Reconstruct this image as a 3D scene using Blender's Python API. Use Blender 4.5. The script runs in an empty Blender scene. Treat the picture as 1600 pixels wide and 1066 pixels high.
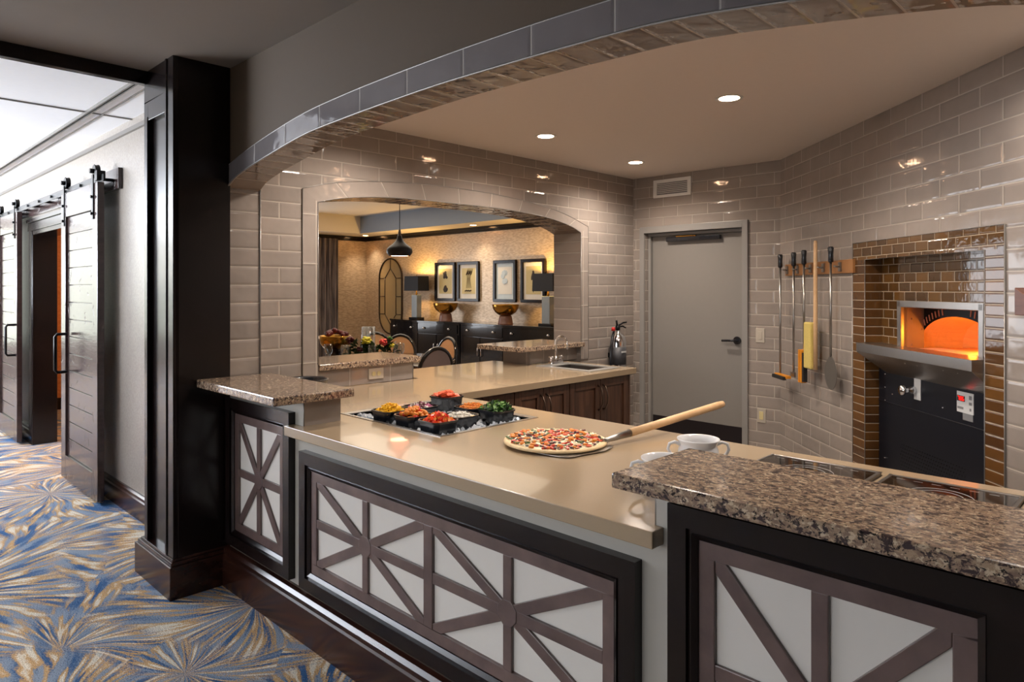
import bpy, bmesh, math, random
from mathutils import Matrix, Vector
random.seed(7)
PI = math.pi
scene = bpy.context.scene
COL = scene.collection

# ------------------------------------------------------------------ materials
def lin(c):
    r = []
    for v in c[:3]:
        v = v / 255.0
        r.append(v / 12.92 if v <= .04045 else ((v + .055) / 1.055) ** 2.4)
    return (r[0], r[1], r[2], 1.0)

def new_mat(name):
    m = bpy.data.materials.new(name); m.use_nodes = True
    nt = m.node_tree
    b = nt.nodes['Principled BSDF']
    return m, nt, b

def setin(b, k, v):
    if k in b.inputs: b.inputs[k].default_value = v

def simple(name, col, rough=.5, metal=0., coat=0., noise=.06, nscale=30, bump=0., bscale=60, trans=0., emit=None, estr=0., sheen=0.):
    """plain surface with a faint procedural variation of tone"""
    m, nt, b = new_mat(name)
    N = nt.nodes; L = nt.links
    tc = N.new('ShaderNodeTexCoord')
    nz = N.new('ShaderNodeTexNoise'); nz.inputs['Scale'].default_value = nscale; nz.inputs['Detail'].default_value = 4
    L.new(tc.outputs['Object'], nz.inputs['Vector'])
    mx = N.new('ShaderNodeMixRGB'); c = lin(col)
    mx.inputs[1].default_value = tuple(v * (1 - noise) for v in c[:3]) + (1,)
    mx.inputs[2].default_value = tuple(min(1, v * (1 + noise)) for v in c[:3]) + (1,)
    L.new(nz.outputs['Fac'], mx.inputs[0]); L.new(mx.outputs[0], b.inputs['Base Color'])
    b.inputs['Roughness'].default_value = rough; b.inputs['Metallic'].default_value = metal
    setin(b, 'Coat Weight', coat); setin(b, 'Transmission Weight', trans)
    if emit:
        setin(b, 'Emission Color', lin(emit)); setin(b, 'Emission Strength', estr)
    if bump:
        n2 = N.new('ShaderNodeTexNoise'); n2.inputs['Scale'].default_value = bscale; n2.inputs['Detail'].default_value = 3
        L.new(tc.outputs['Object'], n2.inputs['Vector'])
        bp = N.new('ShaderNodeBump'); bp.inputs['Strength'].default_value = bump; bp.inputs['Distance'].default_value = .01
        L.new(n2.outputs['Fac'], bp.inputs['Height']); L.new(bp.outputs[0], b.inputs['Normal'])
    return m

def tile_mat(name, c1, c2, grout, bw, rh, rough=.1, mortar=.0035, du=0., dv=0., wob=.5, offset=.5, wscale=7, gloss_v=.25):
    m, nt, b = new_mat(name); N = nt.nodes; L = nt.links
    uv = N.new('ShaderNodeUVMap'); mp = N.new('ShaderNodeMapping')
    mp.inputs['Location'].default_value = (du, dv, 0); L.new(uv.outputs[0], mp.inputs[0])
    br = N.new('ShaderNodeTexBrick'); L.new(mp.outputs[0], br.inputs['Vector'])
    br.offset = offset
    br.inputs['Color1'].default_value = lin(c1); br.inputs['Color2'].default_value = lin(c2); br.inputs['Mortar'].default_value = lin(grout)
    br.inputs['Scale'].default_value = 1; br.inputs['Mortar Size'].default_value = mortar; br.inputs['Mortar Smooth'].default_value = .25
    br.inputs['Brick Width'].default_value = bw; br.inputs['Row Height'].default_value = rh; br.inputs['Bias'].default_value = 0
    tc = N.new('ShaderNodeTexCoord')
    nz = N.new('ShaderNodeTexNoise'); nz.inputs['Scale'].default_value = wscale; nz.inputs['Detail'].default_value = 2
    L.new(tc.outputs['Object'], nz.inputs['Vector'])
    hs = N.new('ShaderNodeHueSaturation')
    mr = N.new('ShaderNodeMapRange'); mr.inputs['To Min'].default_value = .88; mr.inputs['To Max'].default_value = 1.12
    L.new(nz.outputs['Fac'], mr.inputs[0]); L.new(mr.outputs[0], hs.inputs['Value']); L.new(br.outputs['Color'], hs.inputs['Color'])
    L.new(hs.outputs[0], b.inputs['Base Color'])
    rr = N.new('ShaderNodeMapRange'); rr.inputs['To Min'].default_value = rough; rr.inputs['To Max'].default_value = .7
    L.new(br.outputs['Fac'], rr.inputs[0]); L.new(rr.outputs[0], b.inputs['Roughness'])
    b1 = N.new('ShaderNodeBump'); b1.inputs['Strength'].default_value = wob; b1.inputs['Distance'].default_value = .012
    L.new(nz.outputs['Fac'], b1.inputs['Height'])
    b2 = N.new('ShaderNodeBump'); b2.invert = True; b2.inputs['Strength'].default_value = .6; b2.inputs['Distance'].default_value = .003
    L.new(br.outputs['Fac'], b2.inputs['Height']); L.new(b1.outputs[0], b2.inputs['Normal'])
    b4 = N.new('ShaderNodeTexBrick'); L.new(mp.outputs[0], b4.inputs['Vector']); b4.offset = offset
    b4.inputs['Scale'].default_value = 1; b4.inputs['Mortar Size'].default_value = min(.016, rh * .16); b4.inputs['Mortar Smooth'].default_value = 1.
    b4.inputs['Brick Width'].default_value = bw; b4.inputs['Row Height'].default_value = rh
    b3 = N.new('ShaderNodeBump'); b3.invert = True; b3.inputs['Strength'].default_value = .7; b3.inputs['Distance'].default_value = .0022
    L.new(b4.outputs['Fac'], b3.inputs['Height']); L.new(b2.outputs[0], b3.inputs['Normal'])
    L.new(b3.outputs[0], b.inputs['Normal'])
    setin(b, 'Coat Weight', gloss_v); setin(b, 'Coat Roughness', .04)
    return m

def wood(name, c1, c2, rough=.3, sc=(1, 1, 12), coat=.2, bump=.1, spec=.5):
    m, nt, b = new_mat(name); N = nt.nodes; L = nt.links
    tc = N.new('ShaderNodeTexCoord'); mp = N.new('ShaderNodeMapping'); mp.inputs['Scale'].default_value = sc
    L.new(tc.outputs['Object'], mp.inputs[0])
    nz = N.new('ShaderNodeTexNoise'); nz.inputs['Scale'].default_value = 3; nz.inputs['Detail'].default_value = 6; nz.inputs['Roughness'].default_value = .6
    L.new(mp.outputs[0], nz.inputs['Vector'])
    r = N.new('ShaderNodeValToRGB'); r.color_ramp.elements[0].position = .32; r.color_ramp.elements[1].position = .7
    r.color_ramp.elements[0].color = lin(c1); r.color_ramp.elements[1].color = lin(c2)
    L.new(nz.outputs['Fac'], r.inputs[0]); L.new(r.outputs[0], b.inputs['Base Color'])
    b.inputs['Roughness'].default_value = rough; setin(b, 'Coat Weight', coat); setin(b, 'Specular IOR Level', spec)
    bp = N.new('ShaderNodeBump'); bp.inputs['Strength'].default_value = bump; bp.inputs['Distance'].default_value = .003
    L.new(nz.outputs['Fac'], bp.inputs['Height']); L.new(bp.outputs[0], b.inputs['Normal'])
    return m

def granite(name, base, mid, dark, light, sc=1.0, rough=.16):
    m, nt, b = new_mat(name); N = nt.nodes; L = nt.links
    tc = N.new('ShaderNodeTexCoord'); mp = N.new('ShaderNodeMapping'); mp.inputs['Scale'].default_value = (sc * .85, sc * 1.15, sc)
    mp.inputs['Rotation'].default_value = (0, 0, .5)
    L.new(tc.outputs['Object'], mp.inputs[0])
    def nz(s, d, off, dist=.3):
        a = N.new('ShaderNodeTexNoise'); a.inputs['Scale'].default_value = s; a.inputs['Detail'].default_value = d
        a.inputs['Roughness'].default_value = .65; a.inputs['Distortion'].default_value = dist
        v = N.new('ShaderNodeVectorMath'); v.operation = 'ADD'; v.inputs[1].default_value = (off, off * 1.7, off * .3)
        L.new(mp.outputs[0], v.inputs[0]); L.new(v.outputs[0], a.inputs['Vector']); return a
    def step(src, a, bb):
        r = N.new('ShaderNodeMapRange'); r.inputs['From Min'].default_value = a; r.inputs['From Max'].default_value = bb
        L.new(src.outputs['Fac'], r.inputs[0]); return r.outputs[0]
    def mix(f, c1, c2):
        x = N.new('ShaderNodeMixRGB'); L.new(f, x.inputs[0])
        for i, c in ((1, c1), (2, c2)):
            if hasattr(c, 'links'): L.new(c, x.inputs[i])
            else: x.inputs[i].default_value = lin(c)
        return x.outputs[0]
    c = mix(step(nz(62, 5, 0), .42, .58), base, mid)
    c = mix(step(nz(80, 4, 5), .54, .60), c, light)
    c = mix(step(nz(66, 6, 11, .6), .53, .58), c, dark)
    c = mix(step(nz(120, 3, 17), .58, .62), c, (28, 24, 26))
    L.new(c, b.inputs['Base Color']); b.inputs['Roughness'].default_value = rough; setin(b, 'Coat Weight', .3)
    return m

def carpet_mat():
    m, nt, b = new_mat('carpet_fan_pattern'); N = nt.nodes; L = nt.links
    tc = N.new('ShaderNodeTexCoord')
    nd = N.new('ShaderNodeTexNoise'); nd.inputs['Scale'].default_value = 1.3; nd.inputs['Detail'].default_value = 1
    L.new(tc.outputs['Object'], nd.inputs['Vector'])
    sb = N.new('ShaderNodeVectorMath'); sb.operation = 'SUBTRACT'; sb.inputs[1].default_value = (.5, .5, .5)
    L.new(nd.outputs['Color'], sb.inputs[0])
    ms = N.new('ShaderNodeVectorMath'); ms.operation = 'SCALE'; ms.inputs['Scale'].default_value = .30; L.new(sb.outputs[0], ms.inputs[0])
    ad = N.new('ShaderNodeVectorMath'); ad.operation = 'ADD'; L.new(tc.outputs['Object'], ad.inputs[0]); L.new(ms.outputs[0], ad.inputs[1])
    sp0 = N.new('ShaderNodeSeparateXYZ'); L.new(ad.outputs[0], sp0.inputs[0])
    cb0 = N.new('ShaderNodeCombineXYZ'); L.new(sp0.outputs[0], cb0.inputs[0]); L.new(sp0.outputs[1], cb0.inputs[1])
    fb = N.new('ShaderNodeTexNoise'); fb.inputs['Scale'].default_value = 110; fb.inputs['Detail'].default_value = 3; L.new(tc.outputs['Object'], fb.inputs['Vector'])
    def jitter(src, k):
        m_ = N.new('ShaderNodeMath'); m_.operation = 'MULTIPLY_ADD'; m_.inputs[1].default_value = k; L.new(fb.outputs['Fac'], m_.inputs[0]); L.new(src.outputs['Fac'], m_.inputs[2])
        m2 = N.new('ShaderNodeMath'); m2.operation = 'SUBTRACT'; m2.inputs[1].default_value = k / 2; L.new(m_.outputs[0], m2.inputs[0]); return m2
    def step(sock, lo, hi):
        r_ = N.new('ShaderNodeMapRange'); r_.interpolation_type = 'SMOOTHSTEP'; r_.inputs['From Min'].default_value = lo; r_.inputs['From Max'].default_value = hi; L.new(sock, r_.inputs[0]); return r_
    def mixc(f, c1, c2):
        x = N.new('ShaderNodeMixRGB'); L.new(f.outputs[0], x.inputs[0])
        for i, c in ((1, c1), (2, c2)):
            if isinstance(c, tuple): x.inputs[i].default_value = lin(c)
            else: L.new(c.outputs[0], x.inputs[i])
        return x
    def field(off, scale):
        """fans of streaks that radiate from scattered centres"""
        so = N.new('ShaderNodeVectorMath'); so.operation = 'ADD'; so.inputs[1].default_value = off; L.new(cb0.outputs[0], so.inputs[0])
        vo = N.new('ShaderNodeTexVoronoi'); vo.voronoi_dimensions = '2D'; vo.inputs['Scale'].default_value = scale; vo.inputs['Randomness'].default_value = .75; L.new(so.outputs[0], vo.inputs['Vector'])
        df = N.new('ShaderNodeVectorMath'); df.operation = 'SUBTRACT'; L.new(so.outputs[0], df.inputs[0]); L.new(vo.outputs['Position'], df.inputs[1])
        sp = N.new('ShaderNodeSeparateXYZ'); L.new(df.outputs[0], sp.inputs[0])
        at = N.new('ShaderNodeMath'); at.operation = 'ARCTAN2'; L.new(sp.outputs[1], at.inputs[0]); L.new(sp.outputs[0], at.inputs[1])
        ln = N.new('ShaderNodeVectorMath'); ln.operation = 'LENGTH'; L.new(df.outputs[0], ln.inputs[0])
        cr = N.new('ShaderNodeSeparateXYZ'); L.new(vo.outputs['Color'], cr.inputs[0])
        c30 = N.new('ShaderNodeMath'); c30.operation = 'MULTIPLY'; c30.inputs[1].default_value = 40; L.new(cr.outputs[0], c30.inputs[0])
        ca = N.new('ShaderNodeMath'); ca.operation = 'MULTIPLY_ADD'; ca.inputs[1].default_value = 8.; L.new(at.outputs[0], ca.inputs[0]); L.new(c30.outputs[0], ca.inputs[2])
        rl = N.new('ShaderNodeMath'); rl.operation = 'MULTIPLY'; rl.inputs[1].default_value = 2.6; L.new(ln.outputs['Value'], rl.inputs[0])
        cb = N.new('ShaderNodeCombineXYZ'); L.new(ca.outputs[0], cb.inputs[0]); L.new(rl.outputs[0], cb.inputs[1])
        def streak(o_, sc, det):
            o = N.new('ShaderNodeVectorMath'); o.operation = 'ADD'; o.inputs[1].default_value = o_; L.new(cb.outputs[0], o.inputs[0])
            a = N.new('ShaderNodeTexNoise'); a.inputs['Scale'].default_value = sc; a.inputs['Detail'].default_value = det; a.inputs['Roughness'].default_value = .55; L.new(o.outputs[0], a.inputs['Vector']); return a
        A = jitter(streak((0, 0, 0), 1.35, 1.5), .22).outputs[0]; B_ = jitter(streak((31, 5, 0), .8, 3.), .3).outputs[0]
        blues = mixc(step(B_, .38, .58), (40, 76, 116), (126, 138, 154))
        tans = mixc(step(A, .555, .65), (180, 144, 98), (214, 206, 190))
        return mixc(step(A, .465, .545), blues, tans)
    F1 = field((0, 0, 0), .8); F2 = field((7.37, 3.91, 0), .9)
    ve = N.new('ShaderNodeTexVoronoi'); ve.voronoi_dimensions = '2D'; ve.feature = 'DISTANCE_TO_EDGE'; ve.inputs['Scale'].default_value = .8; ve.inputs['Randomness'].default_value = .75; L.new(cb0.outputs[0], ve.inputs['Vector'])
    ej = N.new('ShaderNodeMath'); ej.operation = 'MULTIPLY_ADD'; ej.inputs[1].default_value = .12; L.new(fb.outputs['Fac'], ej.inputs[0]); L.new(ve.outputs['Distance'], ej.inputs[2])
    r = mixc(step(ej.outputs[0], .10, .20), F2, F1)
    n3 = N.new('ShaderNodeTexNoise'); n3.inputs['Scale'].default_value = 190; L.new(tc.outputs['Object'], n3.inputs['Vector'])
    mr = N.new('ShaderNodeMapRange'); mr.inputs['From Min'].default_value = .3; mr.inputs['From Max'].default_value = .7; mr.inputs['To Min'].default_value = .6; mr.inputs['To Max'].default_value = 1.4; L.new(n3.outputs['Fac'], mr.inputs[0])
    hs = N.new('ShaderNodeHueSaturation'); hs.inputs['Saturation'].default_value = 1.0; L.new(r.outputs[0], hs.inputs['Color']); L.new(mr.outputs[0], hs.inputs['Value'])
    L.new(hs.outputs[0], b.inputs['Base Color'])
    b.inputs['Roughness'].default_value = .95; setin(b, 'Specular IOR Level', .1)
    bp = N.new('ShaderNodeBump'); bp.inputs['Strength'].default_value = .7; bp.inputs['Distance'].default_value = .006
    L.new(n3.outputs['Fac'], bp.inputs['Height']); L.new(bp.outputs[0], b.inputs['Normal'])
    return m

def barn_mat(name):
    m, nt, b = new_mat(name); N = nt.nodes; L = nt.links
    tc = N.new('ShaderNodeTexCoord'); mp = N.new('ShaderNodeMapping'); mp.inputs['Scale'].default_value = (2.2, 1, 14)
    L.new(tc.outputs['Object'], mp.inputs[0])
    nz = N.new('ShaderNodeTexNoise'); nz.inputs['Scale'].default_value = 2.5; nz.inputs['Detail'].default_value = 5; L.new(mp.outputs[0], nz.inputs['Vector'])
    r = N.new('ShaderNodeValToRGB'); r.color_ramp.elements[0].color = lin((34, 24, 24)); r.color_ramp.elements[1].color = lin((66, 50, 48))
    L.new(nz.outputs['Fac'], r.inputs[0]); L.new(r.outputs[0], b.inputs['Base Color'])
    b.inputs['Roughness'].default_value = .2; setin(b, 'Coat Weight', .15); setin(b, 'Coat Roughness', .1)
    # chips and dents of the distressed boards
    vo = N.new('ShaderNodeTexNoise'); vo.inputs['Scale'].default_value = 9; vo.inputs['Detail'].default_value = 3; L.new(tc.outputs['Object'], vo.inputs['Vector'])
    mr = N.new('ShaderNodeMapRange'); mr.inputs['From Min'].default_value = .62; mr.inputs['From Max'].default_value = .68; L.new(vo.outputs['Fac'], mr.inputs[0])
    ad = N.new('ShaderNodeMath'); ad.operation = 'MULTIPLY_ADD'; ad.inputs[1].default_value = -.8; L.new(mr.outputs[0], ad.inputs[0]); 
    m2 = N.new('ShaderNodeMath'); m2.operation = 'MULTIPLY'; m2.inputs[1].default_value = .35; L.new(nz.outputs['Fac'], m2.inputs[0]); L.new(m2.outputs[0], ad.inputs[2])
    bp = N.new('ShaderNodeBump'); bp.inputs['Strength'].default_value = .6; bp.inputs['Distance'].default_value = .006
    L.new(ad.outputs[0], bp.inputs['Height']); L.new(bp.outputs[0], b.inputs['Normal'])
    return m

def wallpaper(name, c1, c2, rough=.35, bump=.35, metal=0., sc=(14, 14, 60)):
    m, nt, b = new_mat(name); N = nt.nodes; L = nt.links
    tc = N.new('ShaderNodeTexCoord'); mp = N.new('ShaderNodeMapping'); mp.inputs['Scale'].default_value = sc
    L.new(tc.outputs['Object'], mp.inputs[0])
    nz = N.new('ShaderNodeTexNoise'); nz.inputs['Scale'].default_value = 1.; nz.inputs['Detail'].default_value = 3; L.new(mp.outputs[0], nz.inputs['Vector'])
    r = N.new('ShaderNodeValToRGB'); r.color_ramp.elements[0].position = .4; r.color_ramp.elements[1].position = .6
    r.color_ramp.elements[0].color = lin(c1); r.color_ramp.elements[1].color = lin(c2); L.new(nz.outputs['Fac'], r.inputs[0]); L.new(r.outputs[0], b.inputs['Base Color'])
    b.inputs['Roughness'].default_value = rough; b.inputs['Metallic'].default_value = metal
    bp = N.new('ShaderNodeBump'); bp.inputs['Strength'].default_value = bump; bp.inputs['Distance'].default_value = .004
    L.new(nz.outputs['Fac'], bp.inputs['Height']); L.new(bp.outputs[0], b.inputs['Normal'])
    return m

def emis(name, col, s):
    m, nt, b = new_mat(name)
    b.inputs['Base Color'].default_value = lin(col); setin(b, 'Emission Color', lin(col)); setin(b, 'Emission Strength', s)
    return m

TC1, TC2, TG = (150, 139, 131), (141, 131, 124), (178, 167, 155)
def T(name, **k): return tile_mat(name, TC1, TC2, TG, k.pop('bw', .30), k.pop('rh', .0985), **k)
M = dict(
    tile=T('greige_tile'), tile_side=T('greige_tile_side_wall', bw=.278, rh=.0955, du=.03, dv=.045),
    tile_door=T('greige_tile_door_wall', bw=.30, rh=.0975, dv=.03), tile_diag=T('greige_tile_oven_wall', bw=.30, rh=.0975, dv=.03, du=.05),
    tile_jamb=T('greige_tile_jamb', bw=.5, rh=.0987, offset=0, du=.1, dv=.01),
    tile_band=tile_mat('greige_tile_arch_band', TC1, TC2, TG, .313, .3, offset=0, dv=.1, du=.1), tile_band_shaded=tile_mat('greige_tile_arch_band_shaded', (112, 106, 106), (106, 100, 100), (150, 142, 136), .313, .3, offset=0, dv=.1, du=.1),  # second one: same tile for the front arch, its shade put into the colour
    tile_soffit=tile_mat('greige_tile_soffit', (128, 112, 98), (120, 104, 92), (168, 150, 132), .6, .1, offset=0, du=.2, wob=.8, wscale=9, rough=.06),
    brown=tile_mat('brown_glass_tile', (104, 72, 36), (70, 48, 28), (164, 146, 124), .112, .0547, rough=.07, mortar=.0028, wob=.08, wscale=20),
    brown_side=tile_mat('brown_glass_tile_stack', (104, 70, 36), (76, 50, 30), (164, 146, 124), .34, .0547, rough=.07, mortar=.0028, offset=0, du=.012, wob=.08, wscale=20),
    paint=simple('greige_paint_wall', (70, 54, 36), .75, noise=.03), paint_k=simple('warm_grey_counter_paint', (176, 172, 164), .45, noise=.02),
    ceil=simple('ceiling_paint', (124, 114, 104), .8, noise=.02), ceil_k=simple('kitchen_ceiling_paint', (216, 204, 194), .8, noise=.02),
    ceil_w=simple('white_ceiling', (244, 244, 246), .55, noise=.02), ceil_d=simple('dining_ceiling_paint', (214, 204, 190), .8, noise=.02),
    blue=simple('tray_blue_grey_paint', (132, 142, 156), .8, noise=.02),
    black=wood('black_espresso_wood', (14, 9, 9), (24, 16, 15), .2, (1, 1, 1.2), 0, .03, .35),
    espresso=wood('dark_espresso_baseboard', (28, 14, 11), (54, 28, 20), .22, (.8, 3, 6), .0, .05, .4),
    lattice=wood('grey_brown_stained_wood', (78, 64, 62), (106, 88, 84), .26, (1.5, 1.5, 1.5), .2, .05),
    white=simple('white_backing_panel', (222, 218, 212), .4, noise=.015),
    counter=simple('beige_quartz', (162, 142, 116), .16, noise=.04, nscale=180, coat=.3),
    gran=granite('brown_speckled_granite', (164, 140, 116), (126, 104, 90), (58, 46, 48), (198, 178, 152)),
    steel=simple('brushed_steel', (168, 164, 160), .28, 1.), steel_d=simple('dull_steel', (120, 116, 112), .38, 1.), chrome=simple('chrome', (220, 220, 222), .07, 1.),
    blackmetal=simple('black_metal', (18, 18, 20), .35, .6), blackpl=simple('black_plastic', (22, 24, 30), .25, 0, .5), ovenblack=simple('oven_black_enamel', (20, 23, 32), .33, .2, noise=.02),
    carpet=carpet_mat(), kfloor=simple('grey_kitchen_floor', (128, 120, 114), .5), barn=barn_mat('distressed_barn_wood'),
    hallpaper=wallpaper('hall_wallcovering', (128, 120, 112), (142, 134, 126), .28, .3, 0., (90, 90, 90)),
    hallpaper2=wallpaper('orange_tan_wallcovering', (178, 112, 62), (196, 128, 74), .5, .3, 0., (20, 20, 50)),
    gold=wallpaper('gold_woven_wallcovering', (172, 150, 126), (198, 176, 150), .34, .5, .35),
    cab=wood('walnut_cabinet', (54, 35, 27), (92, 62, 46), .35, (9, 9, .8), .1, .05),
    bronze=simple('aged_bronze', (110, 92, 80), .3, .9), doorgrey=simple('grey_painted_door', (130, 125, 120), .38, noise=.02), framegrey=simple('grey_painted_frame', (138, 134, 130), .35, noise=.02),
    kick=simple('dark_kick_plate', (34, 28, 30), .35), whitepl=simple('white_metal_vent', (225, 222, 218), .4), plate=simple('nickel_plate', (196, 186, 172), .3, .3), cream=simple('cream_plastic', (206, 190, 140), .4),
    mug=simple('white_glazed_ceramic', (232, 232, 234), .1, 0, .5, noise=.01), crust=simple('baked_dough', (226, 198, 152), .7, noise=.12, nscale=40, bump=.4), cheese=simple('melted_cheese', (244, 232, 200), .5, noise=.1, nscale=30, bump=.4, bscale=80),
    pepperoni=simple('pepperoni', (206, 78, 30), .4), olive=simple('black_olive', (40, 32, 44), .3), redp=simple('red_pepper', (204, 46, 22), .35), orangep=simple('orange_chicken', (216, 128, 34), .5), greenp=simple('green_pepper', (80, 100, 50), .4),
    yellow=simple('yellow_cheese_shreds', (236, 182, 24), .5), redfood=simple('diced_tomato', (232, 62, 16), .35), onion=simple('red_onion', (176, 92, 130), .4), whitech=simple('white_cheese_shreds', (226, 222, 212), .6), leaf=simple('green_leaves', (64, 116, 38), .45), leaf2=simple('pale_green_leaves', (128, 164, 92), .45),
    salami=simple('salami', (212, 76, 34), .4), ice=simple('crushed_ice', (206, 212, 220), .12, 0, .3), lwood=wood('light_beech', (206, 164, 118), (226, 188, 144), .5, (4, 4, 4), .05, .03),
    rackwood=wood('honey_wood', (124, 82, 44), (160, 110, 64), .4, (1, 1, 1), .1), bristle=simple('yellow_bristles', (216, 192, 108), .8, noise=.2, nscale=150, bump=.8, bscale=200), brushwood=simple('orange_brush_block', (206, 130, 30), .4), darkbrist=simple('dark_bristles', (30, 26, 24), .8),
    orangebrick=simple('oven_firebrick', (200, 150, 110), .8, noise=.1, nscale=14, bump=.5, bscale=30), slot=simple('oven_face_slots', (190, 120, 90), .6), red_led=emis('red_led_digits', (255, 30, 20), 2.2), lamp_on=emis('downlight_glow', (255, 236, 214), 14.), lamp_on2=emis('dining_downlight_glow', (255, 232, 196), 10.), bulb=emis('lamp_bulb', (255, 190, 96), 12.), pend_on=emis('pendant_diffuser', (255, 214, 190), 5.),
    redpl=simple('red_plastic', (170, 30, 26), .4), label=simple('grey_label', (120, 120, 122), .5), labelw=simple('pale_label', (200, 200, 200), .5), gauge=simple('dark_extinguisher_label', (66, 66, 70), .5),
    curtain=wallpaper('striped_brown_curtain', (84, 74, 74), (128, 116, 112), .8, .2, 0., (30, 30, 2)), mirror=simple('antique_mirror', (206, 180, 134), .18, .6, noise=.03), brass=simple('aged_brass_bowl', (178, 132, 58), .22, 1., noise=.25, nscale=9, bump=.15, bscale=40), brassdark=simple('dark_bronze_frame', (60, 44, 30), .35, .7),
    lampgrey=simple('grey_lamp_column', (150, 158, 164), .25, .3), shade=simple('black_shade_fabric', (26, 26, 32), .7), sideb=simple('black_lacquer', (14, 14, 18), .14, 0, .5, noise=.02), footbrown=simple('brown_ceramic_foot', (112, 76, 64), .3), matw=simple('white_mat_board', (226, 222, 214), .5, noise=.02), parch=simple('parchment', (206, 190, 140), .6), ink=simple('sepia_ink', (54, 40, 28), .6), bluemat=simple('pale_blue_print', (186, 198, 204), .3),
    glassm=None, pendm=simple('pendant_charcoal_metal', (44, 44, 48), .4, .3), chairframe=simple('black_chair_frame', (20, 18, 20), .18, 0, .6), uph=simple('tan_chair_fabric', (196, 150, 106), .8), uph2=simple('mauve_grey_chair_fabric', (134, 116, 110), .8), tablewood=simple('dark_table', (40, 28, 26), .2, 0, .4), napkin=simple('taupe_napkin', (180, 170, 166), .7), wax=simple('ivory_candle_wax', (240, 222, 180), .5),
    fyellow=simple('yellow_green_petals', (208, 206, 60), .5), fred=simple('coral_petals', (226, 76, 76), .5), fdark=simple('burgundy_petals', (84, 18, 24), .5), fwhite=simple('white_petals', (226, 222, 208), .5), fleaf=simple('dark_foliage', (38, 62, 28), .5),
    throat=simple('sooty_throat_steel', (120, 92, 74), .5, .3), dryfruit=simple('dried_fruit_skin', (96, 26, 24), .4, noise=.4, nscale=40), sinkrim=simple('satin_steel_rim', (206, 204, 200), .3, .7), peelst=simple('worn_grey_steel', (104, 98, 92), .5, .4), cookt=simple('black_ceramic_glass', (10, 10, 12), .06, 0, .5, noise=.01), mark=simple('grey_print_marks', (150, 150, 150), .4),
)
def glass():
    m = bpy.data.materials.new('clear_glass'); m.use_nodes = True; nt = m.node_tree; N = nt.nodes; L = nt.links
    N.remove(N['Principled BSDF']); out = N['Material Output']
    tr = N.new('ShaderNodeBsdfTransparent'); tr.inputs[0].default_value = (.93, .95, .96, 1)
    gl = N.new('ShaderNodeBsdfGlossy'); gl.inputs['Roughness'].default_value = .03
    lw = N.new('ShaderNodeLayerWeight'); lw.inputs[0].default_value = .3; fr = N.new('ShaderNodeMath'); fr.operation = 'MULTIPLY_ADD'; fr.inputs[1].default_value = .45; fr.inputs[2].default_value = .03; L.new(lw.outputs['Facing'], fr.inputs[0])
    mx = N.new('ShaderNodeMixShader'); L.new(fr.outputs[0], mx.inputs[0]); L.new(tr.outputs[0], mx.inputs[1]); L.new(gl.outputs[0], mx.inputs[2]); L.new(mx.outputs[0], out.inputs[0])
    return m
M['glassm'] = glass()

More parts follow.
